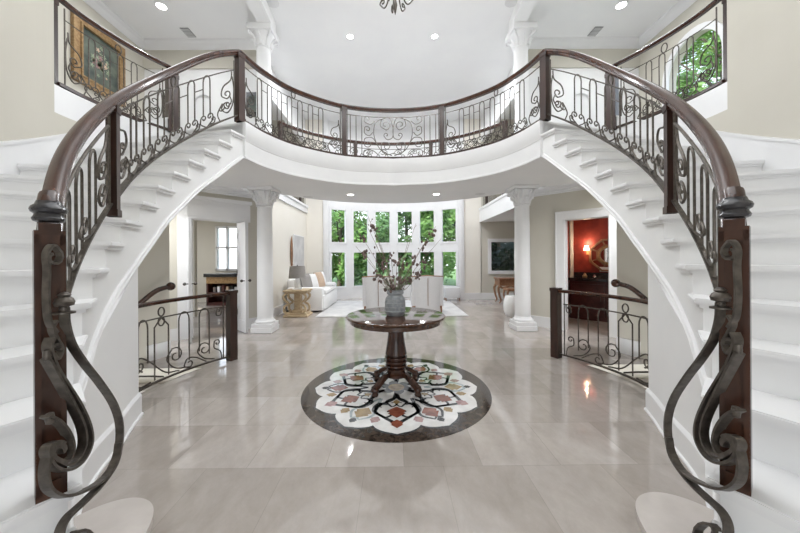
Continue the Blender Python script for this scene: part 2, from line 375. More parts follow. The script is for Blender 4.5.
# ceiling
struct(MB().box(-5.12, 5.12, -2.2, 10.6, CEIL, CEIL + 0.1).obj('ceiling', M['ceil']))
# upper floor / soffit slab between the balcony edge and the living-room void
BE = Path([(x, y, 0) for x, y in BAL], 10)
EB = arcpts(0, 4.3, 2.75, 90, 30, 14)            # back edge (0,7.05) -> (2.38,5.68)
be = [(p.x, p.y) for p in reversed(BE.p)]         # centre -> side
def slab(z0, z1):
    m = MB()
    poly = be + [QK[17], (3.05, 4.20), (5.0, 4.20), (5.0, 6.12), (2.72, 6.12), (2.72, 5.40)] + [p for p in reversed(EB) if p[1] > 5.4]
    bm = bmesh.new()
    for S in (1, -1):
        for z in (z0, z1):
            vs = [bm.verts.new((S * x, y, z)) for x, y in poly]; bm.faces.new(vs)
        n = len(poly)
        for i in range(n - 1):
            a, b = poly[i], poly[i + 1]
            vs = [bm.verts.new(c) for c in ((S * a[0], a[1], z0), (S * b[0], b[1], z0), (S * b[0], b[1], z1), (S * a[0], a[1], z1))]; bm.faces.new(vs)
    bmesh.ops.triangulate(bm, faces=bm.faces[:]); bmesh.ops.remove_doubles(bm, verts=bm.verts, dist=1e-5)
    me = bpy.data.meshes.new('s'); bm.to_mesh(me); bm.free(); return me
for nm, z0, z1, mm in (('ceiling_hall', SOFF, SOFF + 0.02, 'ceil'), ('floor_upper', SOFF + 0.02, FLOOR2 - 0.002, 'trim')):
    me = slab(z0, z1); me.materials.append(M[mm]); o = bpy.data.objects.new(nm, me); COL.objects.link(o); struct(o)
# balcony fascia: upper band, ledge moulding, lower band
bfull = [(-p.x, p.y, 0) for p in BE.p] + [(p.x, p.y, 0) for p in reversed(BE.p[:-1])]
def fascia(name, prof, m): 
    pts = [Vector((x, y, 0)) for x, y, _ in bfull]
    mb = MB(); mb.sweep(pts, prof); o = mb.obj(name, m, smooth=True); struct(o)
# side vector for left->right travel points toward the camera (-y)
fascia('trim_balcony_fascia', [(0.0, SOFF + .0), (0.036, SOFF), (0.040, SOFF + .012), (0.036, SOFF + 0.03), (0.03, SOFF + .035), (0.03, 2.785), (0.036, 2.79), (0.036, 2.805), (0.040, 2.812), (0.040, FLOOR2), (0.0, FLOOR2)], M['trim'])

# walls: upper hall sides, back walls, crown
XH = 4.96
for S in (1, -1):
    nm = SIDE[S]
    if S < 0:
        struct(MB().box(-XH - .15, -XH, -1.5, 6.2, FLOOR2 - .4, CEIL).obj('wall_hall_left', M['cream']))
    else:
        # wall with an arched window opening (centre y 4.85, half width .55, spring z 4.45)
        cy, hw, zs, zb = 5.0, 0.47, 4.42, 3.25
        prof = [(cy - hw, zb), (cy + hw, zb)] + [(cy + hw * math.cos(a), zs + hw * math.sin(a)) for a in [PI * i / 16 for i in range(17)]]
        m = MB(); m.box(XH, XH + .15, -1.5, cy - hw, FLOOR2 - .4, CEIL).box(XH, XH + .15, cy + hw, 6.2, FLOOR2 - .4, CEIL).box(XH, XH + .15, cy - hw, cy + hw, FLOOR2 - .4, zb)
        arc = [(cy + hw * math.cos(PI * i / 16), zs + .53 * math.sin(PI * i / 16)) for i in range(17)]
        for (y0, z0), (y1, z1) in zip(arc, arc[1:]):
            m.add([(XH, y0, z0), (XH, y1, z1), (XH, y1, CEIL), (XH, y0, CEIL), (XH + .15, y0, z0), (XH + .15, y1, z1), (XH + .15, y1, CEIL), (XH + .15, y0, CEIL)],
                  [(0, 1, 2, 3), (4, 7, 6, 5), (0, 4, 5, 1)])
        struct(m.obj('wall_hall_right', M['cream']))
        wq = struct(bpy.data.objects.new('window_1', None)); COL.objects.link(wq); wq.location = (XH, cy, zb)
        fr = MB(); loop = [(XH - .01, cy - hw, zb)] + [(XH - .01, cy - hw, zs)] + [(XH - .01, y, z) for y, z in reversed(arc)] + [(XH - .01, cy + hw, zb)]
        fr.sweep(loop, [(-.02, -.01), (.02, -.01), (.02, .09), (-.02, .09)], fixed=(1, 0, 0)); fr.box(XH - .06, XH + .02, cy - hw - .1, cy + hw + .1, zb - .06, zb)
        fr.obj('window_frame', M['trim'], wq)
        g = MB(); poly = [(XH + .06, y, z) for y, z in arc] + [(XH + .06, cy - hw, zb), (XH + .06, cy + hw, zb)]
        g.add(poly, [tuple(range(len(poly)))]); g.obj('pane', M['glass'], wq)
    # back wall of the upper hall with arched niche
    a, b = 2.55, XH; nx0, nx1, nzs = 3.62, 3.98, 4.42
    m = MB(); m.box(a, nx0, 6.12, 6.2, FLOOR2, CEIL).box(nx1, b, 6.12, 6.2, FLOOR2, CEIL).box(nx0 - .01, nx1 + .01, 6.17, 6.2, FLOOR2, CEIL)
    ar = [((nx0 + nx1) / 2 + .18 * math.cos(PI * i / 10), nzs + .18 * math.sin(PI * i / 10)) for i in range(11)]
    for (x0, z0), (x1, z1) in zip(ar, ar[1:]):
        m.add([(x0, 6.12, z0), (x1, 6.12, z1), (x1, 6.12, CEIL), (x0, 6.12, CEIL), (x0, 6.17, z0), (x1, 6.17, z1)], [(0, 1, 2, 3), (0, 4, 5, 1)])
    struct(mir(m, S).obj('wall_hall_back_' + nm, M['white']))
    struct(mir(MB().box(a, XH, 6.085, 6.12, 5.1, 5.47), S).obj('wall_hall_frieze_' + nm, M['cream']))
    # crown in the hall
    cp = [(0, 0), (.13, 0), (.12, -.03), (.08, -.06), (.05, -.10), (.02, -.13), (0, -.14)]
    m = MB()
    for (p0, p1, inward) in (((XH, -1.4), (XH, 6.12), (-1, 0)), ((XH, 6.085), (2.45, 6.085), (0, -1))):
        vv = []
        for p in (p0, p1):
            for aa, bb in cp: vv.append((p[0] + inward[0] * aa, p[1] + inward[1] * aa, CEIL + bb))
        n = len(cp); m.add(vv, [(k, (k + 1) % n, n + (k + 1) % n, n + k) for k in range(n)])
    struct(mir(m, S).obj('trim_crown_' + nm, M['trim'], smooth=False))
    # beam running forward from the upper column
    bp = q2([(2.36, 5.55), (2.33, 5.0), (2.28, 4.4), (2.15, 3.4), (1.8, 2.2)], 5)
    struct(mir(shell(bp, 5.40, CEIL - .001, 0.24), S).obj('ceiling_beam_' + nm, M['ceil']))
    # hall lower: diagonal door wall; line x+y=8.43 going out
    u = (math.sqrt(.5), -math.sqrt(.5)); A = (2.93, 5.50)
    def dp(t, off=0): return (A[0] + u[0] * t - u[1] * 0 + off * .7071, A[1] + u[1] * t + off * .7071)
    def dbox(m, t0, t1, o0, o1, z0, z1):
        pts = [dp(t0, o0), dp(t1, o0), dp(t1, o1), dp(t0, o1)]; m.prism(pts, z0, z1); return m
    if S > 0: t0, t1, ztop = 0.145, 0.803, 1.96
    else: t0, t1, ztop = -0.23, 0.60, 1.98
    m = MB(); dbox(m, -0.75, t0, 0, .12, 0, SOFF + .02); dbox(m, t1, 2.6, 0, .12, 0, SOFF + .02); dbox(m, t0, t1, 0, .12, ztop, SOFF + .02)
    struct(mir(m, S).obj('wall_door_' + nm, M['cream']))
    m = MB(); cw = 0.145 if S > 0 else 0.20
    if S > 0:
        for a0, a1 in ((t0 - cw, t0), (t1, t1 + cw)): dbox(m, a0, a1, -.03, 0, 0, ztop); dbox(m, a0, a0 + .02, -.04, -.03, 0, ztop + cw)
        dbox(m, t0 - cw, t1 + cw, -.03, 0, ztop, ztop + cw); dbox(m, t0 - cw, t1 + cw, -.045, -.03, ztop + cw - .03, ztop + cw)
    else:
        dbox(m, t0 - .06, t0, -.03, 0, 0, ztop); dbox(m, t1, t1 + cw, -.03, 0, 0, ztop); dbox(m, t0 - .10, t1 + cw, -.03, 0, ztop, 2.34); dbox(m, t0 - .12, t1 + cw + .02, -.07, 0, 2.30, 2.36)
        dbox(m, t0 - .02, t1 + .1, -.045, -.03, ztop + .05, ztop + .07); dbox(m, t0 - .02, t1 + .1, -.045, -.03, 2.22, 2.24); dbox(m, t1 + .05, t1 + .07, -.045, -.03, 0, 2.2)
    for z in (0,):                                # jamb lining
        dbox(m, t0 - .001, t0 + .015, 0, .12, 0, ztop); dbox(m, t1 - .015, t1 + .001, 0, .12, 0, ztop); dbox(m, t0, t1, 0, .12, ztop - .015, ztop)
    struct(mir(m, S).obj('trim_door_casing_' + nm, M['trim']))
    m = MB(); dbox(m, -0.75, t0 - (cw if S > 0 else .06), -.02, 0, 0, .19); dbox(m, t1 + cw, 2.6, -.02, 0, 0, .19)
    struct(mir(m, S).obj('baseboard_door_' + nm, M['trim']))
    # crown under the hall soffit along the diagonal wall
    m = MB(); dbox(m, -0.75, 2.6, -.10, 0, SOFF - .05, SOFF); dbox(m, -0.75, 2.6, -.06, 0, SOFF - .09, SOFF - .05); dbox(m, -0.75, 2.6, -.025, 0, SOFF - .12, SOFF - .09)
    struct(mir(m, S).obj('trim_soffit_crown_' + nm, M['trim']))
    # side closure of the ground-floor hall
    struct(mir(MB().box(7.0, 7.1, -1.5, 9.4, -2.8, FLOOR2 - .4), S).obj('wall_outer_' + nm, M['cream']))

# ------------------------------------------------------------------ living room
BC = (0.0, 6.75); BR = 3.4; PIT = math.radians(12.4)
ZS, ZT0, ZT1, ZH = 0.38, 1.51, 1.79, 2.86
mwall = MB()
def bpt(a, r=BR): return (BC[0] + r * math.sin(a), BC[1] + r * math.cos(a))
def bband(a0, a1, z0, z1):
    p0, p1 = bpt(a0), bpt(a1); o0, o1 = bpt(a0, BR + .14), bpt(a1, BR + .14); mwall.prism([p0, p1, o1, o0], z0, z1)
hwp = math.radians(4.35)
for i in range(6):
    ac = (i - 2.5) * PIT; a0, a1 = ac - PIT / 2, ac + PIT / 2
    bband(a0, ac - hwp, 0, CEIL); bband(ac + hwp, a1, 0, CEIL)
    for z0, z1 in ((0, ZS), (ZT0, ZT1), (ZH, CEIL)): bband(ac - hwp, ac + hwp, z0, z1)
    win = bpy.data.objects.new('window_%d' % (i + 2), None); COL.objects.link(win); struct(win)
    c = bpt(ac); win.location = (c[0], c[1], ZS); win.rotation_euler = (0, 0, -ac)
    def wl_(x, y, z, ac=ac, c=c): return (c[0] + x * math.cos(ac) + y * math.sin(ac), c[1] - x * math.sin(ac) + y * math.cos(ac), z)
    hw = BR * math.sin(hwp)
    for z0, z1 in ((ZS, ZT0), (ZT1, ZH)):
        f = MB(); t = .025
        f.box(-hw - .04, -hw + t, -.03, .07, z0 - .04, z1 + .04).box(hw - t, hw + .04, -.03, .07, z0 - .04, z1 + .04).box(-hw, hw, -.03, .07, z0 - .04, z0 + t).box(-hw, hw, -.03, .07, z1 - t, z1 + .04)
        f.xf(lambda q: wl_(q.x, q.y, q.z)); f.obj('window_frame', M['trim'], win)
        g = MB(); g.add([wl_(-hw, .04, z0), wl_(hw, .04, z0), wl_(hw, .04, z1), wl_(-hw, .04, z1)], [(0, 1, 2, 3)]); g.obj('pane', M['glass'], win)
struct(mwall.obj('wall_bay', M['trim']))
XE = bpt(3 * PIT)[0]; YE = bpt(3 * PIT)[1]
for S in (1, -1):
    struct(mir(MB().box(XE - .02, 2.72, YE, YE + .14, 0, CEIL), S).obj('wall_back_' + SIDE[S], M['cream2']))
    struct(mir(MB().box(XE, 2.70, YE - .02, YE, 0, .2), S).obj('baseboard_back_' + SIDE[S], M['trim']))
    # fluted-looking pilaster at the edge of the bay
    struct(mir(MB().box(XE - .06, XE + .12, YE - .05, YE, 0, CEIL).box(XE - .02, XE + .08, YE - .07, YE - .05, .25, CEIL), S).obj('trim_pilaster_' + SIDE[S], M['trim']))
struct(MB().box(-2.84, -2.70, 5.73, YE + .1, 0, 2.70).obj('wall_living_left', M['cream2']))
struct(MB().box(-2.70, -2.68, 5.76, YE, 0, .2).obj('baseboard_living_left', M['trim']))
struct(MB().box(-2.86, -2.66, 5.76, YE, 2.70, 2.90).box(-2.88, -2.63, 5.76, YE, 2.86, 2.92).obj('trim_gallery_left', M['trim']))
struct(MB().box(-4.2, -2.84, 6.2, YE + .1, 2.6, 2.88).obj('floor_gallery_left', M['trim']))
struct(MB().box(-4.3, -4.2, 6.2, YE + .1, 2.88, CEIL).obj('wall_gallery_left', M['cream']))
struct(MB().box(-4.2, -2.72, YE + .02, YE + .12, 2.88, CEIL).obj('wall_gallery_end_left', M['cream']))
struct(MB().box(-2.84, -2.72, 6.2, YE, 4.9, CEIL).obj('wall_living_upper_left', M['white']))
struct(MB().box(2.72, 2.84, 6.2, YE, 4.9, CEIL).obj('wall_living_upper_right', M['white']))
struct(MB().box(2.66, 2.86, 5.80, YE, 2.39, 2.80).box(2.64, 2.88, 5.80, YE, 2.76, 2.82).obj('trim_gallery_right', M['trim']))
struct(MB().box(2.86, 4.5, 6.2, YE, 2.41, 2.78).obj('ceiling_alcove', M['ceil']))
struct(MB().box(4.4, 4.5, 6.2, YE + .1, 2.78, CEIL).obj('wall_gallery_right', M['cream']))
struct(MB().box(2.72, 4.4, YE + .02, YE + .12, 2.78, CEIL).obj('wall_gallery_end_right', M['cream']))
# alcove back wall with a dark-garden window
wx0, wx1, wz0, wz1 = 3.02, 3.78, .88, 1.78
m = MB().box(2.70, wx0, YE, YE + .12, 0, 2.41).box(wx1, 4.3, YE, YE + .12, 0, 2.41).box(wx0, wx1, YE, YE + .12, 0, wz0).box(wx0, wx1, YE, YE + .12, wz1, 2.41)
struct(m.obj('wall_alcove_back', M['cream'])); struct(MB().box(2.70, 3.9, YE - .02, YE, 0, .2).obj('baseboard_alcove', M['trim']))
wn8 = struct(bpy.data.objects.new('window_8', None)); COL.objects.link(wn8); wn8.location = (3.4, YE, wz0)
t = .10; MB().box(wx0 - t, wx0, YE - .03, YE + .03, wz0 - t, wz1 + t).box(wx1, wx1 + t, YE - .03, YE + .03, wz0 - t, wz1 + t).box(wx0, wx1, YE - .03, YE + .03, wz1, wz1 + t).box(wx0, wx1, YE - .03, YE + .03, wz0 - t, wz0).obj('window_frame', M['trim'], wn8)
g = MB(); g.add([(wx0, YE + .05, wz0), (wx1, YE + .05, wz0), (wx1, YE + .05, wz1), (wx0, YE + .05, wz1)], [(0, 1, 2, 3)]); g.obj('pane', M['glass'], wn8)
struct(MB().box(3.92, 4.0, 6.77, YE, 0, 2.41).obj('wall_alcove_right', M['cream']))

# room beyond the french doors (left)
struct(MB().box(-7.2, -2.84, 9.3, 9.42, 0, .95).box(-7.2, -5.4, 9.3, 9.42, .95, 2.3).box(-7.2, -2.84, 9.3, 9.42, 2.3, 2.6).box(-4.42, -2.84, 9.3, 9.42, .95, 2.3).obj('wall_study_back', M['cream']))
w9 = struct(bpy.data.objects.new('window_9', None)); COL.objects.link(w9); w9.location = (-4.9, 9.3, .95)
m = MB()
for x in (-5.4, -5.08, -4.76, -4.46): m.box(x, x + .05, 9.26, 9.36, .95, 2.3)
for z in (.95, 1.62, 2.24): m.box(-5.4, -4.4, 9.26, 9.36, z, z + .06)
m.obj('window_frame', M['trim'], w9)
g = MB(); g.add([(-5.4, 9.36, .95), (-4.42, 9.36, .95), (-4.42, 9.36, 2.3), (-5.4, 9.36, 2.3)], [(0, 1, 2, 3)]); g.obj('pane', M['glass'], w9)
struct(MB().box(-7.2, -7.1, 4.2, 9.4, 0, 2.6).obj('wall_study_left', M['cream'])); struct(MB().box(-7.2, -2.84, 6.2, 9.4, 2.56, 2.6).obj('ceiling_study', M['ceil']))
struct(MB().box(-4.62, -4.5, 6.9, 7.0, 0, 2.56).box(-5.2, -4.56, 6.9, 7.0, 0, 2.56).obj('wall_study_partition', M['cream']))
area('study_light', (-6.2, 7.0, 2.5), 1.0, 1.0, 30)
# powder room (right) : box behind the diagonal wall
u = Vector((math.sqrt(.5), -math.sqrt(.5), 0)); nn_ = Vector((math.sqrt(.5), math.sqrt(.5), 0)); A3 = Vector((2.93, 5.5, 0))
def P3(t, o, z): q = A3 + u * t + nn_ * o; return (q.x, q.y, z)
def pbox(m, t0, t1, o0, o1, z0, z1): m.prism([P3(t0, o0, 0)[:2], P3(t1, o0, 0)[:2], P3(t1, o1, 0)[:2], P3(t0, o1, 0)[:2]], z0, z1); return m
PD = 1.75
m = MB(); pbox(m, -.22, 1.9, PD, PD + .06, 0, 2.56); pbox(m, -.28, -.22, .12, PD + .06, 0, 2.56); pbox(m, 1.9, 1.96, .12, PD, 0, 2.56); pbox(m, -.22, t0 if False else .13, .121, .135, 0, 2.5)
struct(m.obj('wall_powder_room', M['red']))
m = MB(); pbox(m, -.28, 1.96, .12, PD + .06, 2.40, 2.44); struct(m.obj('ceiling_powder_room', M['ceil']))
q = P3(.9, .9, 2.3); area('powder_room_light', q, .3, .3, 7, col=(1, .85, .7))

# ------------------------------------------------------------------ downlights, speakers, vents
def downlight(x, y, z, r, label, group, power, on=True):
    t = thing('downlight', label, 'ceiling light', (x, y, z), group=group)
    MB().lathe([(r, -.004), (r * 1.28, -.006), (r * 1.3, 0.0), (r, 0.002)], (x, y, z), 24, False).obj('trim_ring', M['trim'], t, True)
    MB().lathe([(0.0001, -.002), (r, -.002), (r, .0)], (x, y, z), 24).obj('lens', M['glow'], t)
    d = bpy.data.lights.new('downlight_lamp', 'SPOT'); d.energy = power; d.spot_size = math.radians(150); d.spot_blend = 1; d.shadow_soft_size = .05; d.color = (.97, .985, 1)
    o = bpy.data.objects.new('downlight_lamp', d); COL.objects.link(o); o.location = (x, y, z - .02); o.parent = t; o.matrix_parent_inverse = parent_world(t).inverted()
GD = 'recessed downlights in the upper ceiling'
downlight(-.82, 5.92, CEIL, .058, 'left of the two round recessed lights above the balcony', GD, 22)
downlight(.82, 5.92, CEIL, .058, 'right of the two round recessed lights above the balcony', GD, 22)
downlight(-3.92, 5.2, CEIL, .075, 'recessed ceiling light above the framed painting, left upper hall', GD, 22)
downlight(3.92, 5.2, CEIL, .075, 'recessed ceiling light above the arched window, right upper hall', GD, 22)
downlight(-.85, 6.05, SOFF, .062, 'recessed light under the balcony, left of the vase branches', 'recessed lights under the balcony', 45)
downlight(.85, 6.05, SOFF, .062, 'recessed light under the balcony, right of the vase branches', 'recessed lights under the balcony', 45)
for x, y, z, r, lb in ((-2.02, 5.12, CEIL, .12, 'round speaker grille at the top edge beside the left upper column'), (2.02, 5.12, CEIL, .12, 'round speaker grille at the top edge beside the right upper column'),
                       (-1.75, 6.25, SOFF, .10, 'round speaker grille under the balcony on the left'), (1.72, 6.05, SOFF, .10, 'round speaker grille under the balcony on the right')):
    tag(MB().lathe([(0.0001, -.006), (r * .8, -.006), (r, -.001), (r, .0)], (x, y, z), 24).obj('ceiling_speaker', M['speaker'], None, True), lb, 'speaker', 'round ceiling speakers')
for S in (1, -1):
    v = thing('air_vent', 'small grey rectangular air vent in the %s upper hall ceiling' % SIDE[S], 'vent', (S * 3.87, 5.8, CEIL), group='ceiling air vents')
    mir(MB().box(3.79, 3.95, 5.68, 5.92, CEIL - .006, CEIL - .001), S).obj('vent_plate', M['grille'], v)
    m = MB()
    for i in range(6): m.box(3.80, 3.94, 5.70 + i * .036, 5.715 + i * .036, CEIL - .012, CEIL - .006)
    mir(m, S).obj('louvre', M['speaker'], v)

# ------------------------------------------------------------------ columns
def column(S):
    x, y = S * 2.32, 5.50
    t = thing('column', 'white column with square plinth and leafy capital, %s of the table' % SIDE[S], 'column', (x, y, 0), group='white columns under the balcony ends')
    r = .135
    MB().box(x - .185, x + .185, y - .185, y + .185, 0, .09, .01).box(x - .175, x + .175, y - .175, y + .175, .09, .16, .01).lathe([(.17, .16), (.178, .18), (.17, .2), (.15, .21), (r, .25)], (x, y, 0), 32).obj('base', M['trim'], t, False)
    MB().lathe([(r, .25), (r * .98, 1.2), (r * .92, 2.24)], (x, y, 0), 32).obj('shaft', M['trim'], t, True)
    cap = MB().lathe([(.125, 2.22), (.145, 2.235), (.125, 2.25), (.13, 2.30), (.16, 2.40), (.20, 2.49), (.17, 2.50)], (x, y, 0), 32).box(x - .22, x + .22, y - .22, y + .22, 2.50, 2.559, .008)
    for k in range(8):                                # acanthus leaves
        a = PI * k / 4
        for hh, rr, top in ((2.27, .128, 2.38), (2.36, .15, 2.47)):
            aa = a + (PI / 8 if rr > .13 else 0)
            pts = [(x + (rr) * math.cos(aa), y + rr * math.sin(aa), hh), (x + (rr + .02) * math.cos(aa), y + (rr + .02) * math.sin(aa), (hh + top) / 2), (x + (rr + .065) * math.cos(aa), y + (rr + .065) * math.sin(aa), top), (x + (rr + .075) * math.cos(aa), y + (rr + .075) * math.sin(aa), top - .03)]
            cap.tube(catmull(pts, 4), .03, 6, .012)
    for k in range(4):                                # corner volutes
        a = PI / 4 + PI * k / 2
        pts = curl([(0.14, 2.36), (.20, 2.44), (.25, 2.485)], (.235, 2.455), 1.1, -1)
        cap.tube([(x + p[0] * math.cos(a), y + p[0] * math.sin(a), p[1]) for p in pts], .016, 6, .010)
    cap.obj('capital', M['trim'], t, True)
    # upper storey column
    t2 = thing('upper_column', 'white upper-storey column with scrolled capital behind the %s balcony corner' % SIDE[S], 'column', (x, y, FLOOR2), group='white columns on the upper storey')
    MB().box(x - .17, x + .17, y - .17, y + .17, FLOOR2, FLOOR2 + .15, .01).obj('base', M['trim'], t2)
    MB().lathe([(.13, FLOOR2 + .15), (.125, 4.2), (.118, 5.05)], (x, y, 0), 32).obj('shaft', M['trim'], t2, True)
    c2 = MB().lathe([(.12, 5.04), (.14, 5.055), (.12, 5.07), (.13, 5.14), (.16, 5.24), (.19, 5.30)], (x, y, 0), 32).box(x - .21, x + .21, y - .21, y + .21, 5.30, 5.40, .008)
    for k in range(8):
        aa = PI * k / 4; rr = .125
        pts = [(x + rr * math.cos(aa), y + rr * math.sin(aa), 5.08), (x + (rr + .03) * math.cos(aa), y + (rr + .03) * math.sin(aa), 5.18), (x + (rr + .08) * math.cos(aa), y + (rr + .08) * math.sin(aa), 5.24), (x + (rr + .085) * math.cos(aa), y + (rr + .085) * math.sin(aa), 5.21)]
        c2.tube(catmull(pts, 4), .03, 6, .012)
    for k in range(4):
        a = PI / 4 + PI * k / 2
        pts = curl([(0.14, 5.16), (.20, 5.24), (.25, 5.285)], (.235, 5.255), 1.1, -1)
        c2.tube([(x + p[0] * math.cos(a), y + p[0] * math.sin(a), p[1]) for p in pts], .016, 6, .010)
    c2.obj('capital', M['trim'], t2, True)
column(-1); column(1)

# ------------------------------------------------------------------ staircases
def lerp2(a, b, t): return (a[0] + (b[0] - a[0]) * t, a[1] + (b[1] - a[1]) * t)
PKP = catmull([(PK[k][0], PK[k][1], 0) for k in range(3, 18)], 8)
def pk(k, off=0.0):
    f = (k - 3) * 8; i = max(0, min(len(PKP) - 2, int(f))); t = f - i
    p = PKP[i].lerp(PKP[i + 1], t); d = PKP[min(i + 1, len(PKP) - 1)] - PKP[max(0, i - 1)]
    d.normalize(); n = Vector((d.y, -d.x, 0)); q = p + n * off; return (q.x, q.y)
def tab(T, k):
    if k <= T[0][0]: return T[0][1]
    for (a, x), (b, y) in zip(T, T[1:]):
        if k <= b: f = (k - a) / (b - a); f = f * f * (3 - 2 * f); return x + (y - x) * f
    return T[-1][1]
def staircase(S):
    t = thing('staircase', 'white curved staircase sweeping up on the %s side of the foyer' % SIDE[S], 'staircase', (S * 1.6, 1.0, 0), group='twin curved staircases')
    # bottom bullnose step in stone
    sp = q2([(1.45, 1.26), (1.41, 1.36), (1.34, 1.43), (1.25, 1.46), (1.16, 1.44), (1.09, 1.38), (1.04, 1.28), (1.0, 1.12), (.97, .9), (.96, .5), (1.0, .1), (1.1, -.3)], 6) + [(1.5, -.5), (1.9, -.2), (1.6, .9)]
    mir(MB().prism(sp, .13, .167), S).obj('stone_step', M['stonestep'], t)
    ins = [lerp2(p, (1.45, .6), .035) for p in sp]
    mir(MB().prism(ins, 0, .13), S).obj('stone_riser', M['stonestep'], t)
    for k in range(2, 17):
        a, b, c, d = PK[k], QK[k], QK[k + 1], PK[k + 1]
        # nosing: push the front edge downhill, the inner end toward the rotunda
        A, B, C, D = Vector(a), Vector(b), Vector(c), Vector(d)
        fr = (B - A).normalized(); dn = Vector((-fr.y, fr.x)) if (D - A).dot(Vector((-fr.y, fr.x))) < 0 else Vector((fr.y, -fr.x))
        a2 = A + dn * .028 - fr * .028; b2 = B + dn * .028 + fr * 0.02; fr2 = (C - D).normalized(); d2 = D - fr2 * .028 - dn * .012; c2 = C + fr2 * .02 - dn * .012
        th = .034; z = tz(k)
        m = MB()
        # rounded nosing: stack of slightly inset prisms
        for z0, z1, ins_ in ((z - th, z - th + .008, .006), (z - th + .008, z - .006, 0), (z - .006, z, .004)):
            sh = lambda P, ins_=ins_: P - dn * ins_ 
            m.prism([tuple(sh(a2) + fr * ins_), tuple(sh(b2)), tuple(c2), tuple(d2 + fr2 * ins_)], z0, z1)
        # cove under the nosing
        m.prism([tuple(A + dn * .012 - fr * .012), tuple(B + dn * .012), tuple(C), tuple(D - fr2 * .012)], z - th - .018, z - th)
        mir(m, S).obj('tread', M['trim'], t)
        m = MB(); m.add([(A.x, A.y, tz(k - 1)), (B.x, B.y, tz(k - 1)), (B.x, B.y, z - th), (A.x, A.y, z - th), (A.x - dn.x * .02, A.y - dn.y * .02, tz(k - 1)), (B.x - dn.x * .02, B.y - dn.y * .02, tz(k - 1)), (B.x - dn.x * .02, B.y - dn.y * .02, z - th), (A.x - dn.x * .02, A.y - dn.y * .02, z - th)],
                        [(0, 1, 2, 3), (7, 6, 5, 4), (0, 4, 5, 1), (3, 2, 6, 7), (0, 3, 7, 4), (1, 5, 6, 2)])
        mir(m, S).obj('riser', M['white'], t)
    A, B = Vector(PK[17]), Vector(QK[17])
    mir(MB().grid([[(A.x, A.y, tz(16)), (B.x, B.y, tz(16))], [(A.x, A.y, tz(17) - .03), (B.x, B.y, tz(17) - .03)]]), S).obj('riser', M['white'], t)
    # string board (inner face): stepped top, sloping foot
    N = 8; m = MB()
    DT = [(3, .30), (5, .37), (6.8, .47), (7.8, .50), (9.2, .515), (10.5, .49), (12, .44), (14, .42), (17, .455)]
    def zb(k): return max(.167 if k < 3.6 else 0.0, zl(k) - tab(DT, k))
    k0 = 3
    for k in range(k0, 17):
        rows = [[], []]
        for i in range(N + 1):
            s_ = k + i / N; x, y = pk(s_, .004); rows[0].append((x, y, zb(s_))); rows[1].append((x, y, tz(k) - .03))
        m.grid(rows)
    # side of the two lowest steps
    m.grid([[(1.165, 1.09, .167), (1.08, .93, .167)], [(1.165, 1.09, .33), (1.08, .93, .33)]])
    mir(m, S).obj('string_board', M['white'], t, True)
    pts = [Vector((*pk(3.9 + (17 - 3.9) * i / 90, -.004), 0)) + Vector((0, 0, zb(3.9 + (17 - 3.9) * i / 90))) for i in range(91)]
    m = MB()
    if True:
        prof = [(-.008, 0), (.008, 0), (.016, .004), (.018, .012), (.012, .02), (.012, .034), (.006, .04), (-.008, .04)]
        m.sweep(pts, [(-a + .0, b) for a, b in prof])
        m.sweep([p + Vector((0, 0, .20)) for p in pts if p.z > .3][:], [(-.004, 0), (-.016, .004), (-.016, .016), (-.004, .02), (.004, .01)]) if False else None
    mir(m, S).obj('string_moulding', M['trim'], t, True)
    # soffit under the flight
    m = MB(); rows = [[], []]
    for i in range(61):
        s_ = 5.2 + (17 - 5.2) * i / 60; x, y = pk(s_, 0.0); k = int(min(16, math.floor(s_))); q = lerp2(QK[k], QK[k + 1], s_ - k); z = zb(s_) + .006
        rows[0].append((x, y, z)); rows[1].append((q[0], q[1], z))
    m.grid(rows); mir(m, S).obj('soffit', M['ceil'], t, True)
    # wall under the flight with baseboard
    B_ = [((1.178, 1.11), 3), ((1.25, 1.18), 3.4), ((1.40, 1.31), 4.1), ((1.55, 1.46), 4.9), ((1.68, 1.61), 5.6), ((1.78, 1.77), 6.4), ((1.852, 1.92), 7.2), ((1.955, 2.17), 8.3), ((2.06, 2.38), 9.1), ((2.14, 2.56), 9.8)]
    bp = catmull([(p[0], p[1], k) for p, k in B_], 6)
    base2 = [(p.x, p.y) for p in bp]
    mir(shell(base2, 0.0, lambda i: max(.1, zb(bp[i].z) + .02), .10), S).obj('spandrel_wall', M['white'], t, True)
    m = MB(); i0 = 0
    L = [Vector((p[0], p[1], 0)) for p in base2]
    L.append(L[-1] + (L[-1] - L[-2]).normalized() * .012)
    m.sweep(L, [(0, 0), (-.030, 0), (-.030, .012), (-.018, .02), (-.018, .165), (-.010, .178), (0, .19)])
    mir(m, S).obj('baseboard', M['trim'], t)
    # wall string (skirt) on the outer wall
    OWk = OW; m = MB(); n = len(OWk)
    sk = [p for p in OWk[6:]]
    mm = shell(sk, lambda i: zl(min(17, 2 + i / 6)) - .2, lambda i: zl(min(17, 2 + i / 6)) + .20, -.02)
    mir(mm, S).obj('wall_string', M['trim'], t)
    mm = shell(sk, lambda i: zl(min(17, 2 + i / 6)) + .185, lambda i: zl(min(17, 2 + i / 6)) + .21, -.032)
    mir(mm, S).obj('wall_string_cap', M['trim'], t)
staircase(-1); staircase(1)

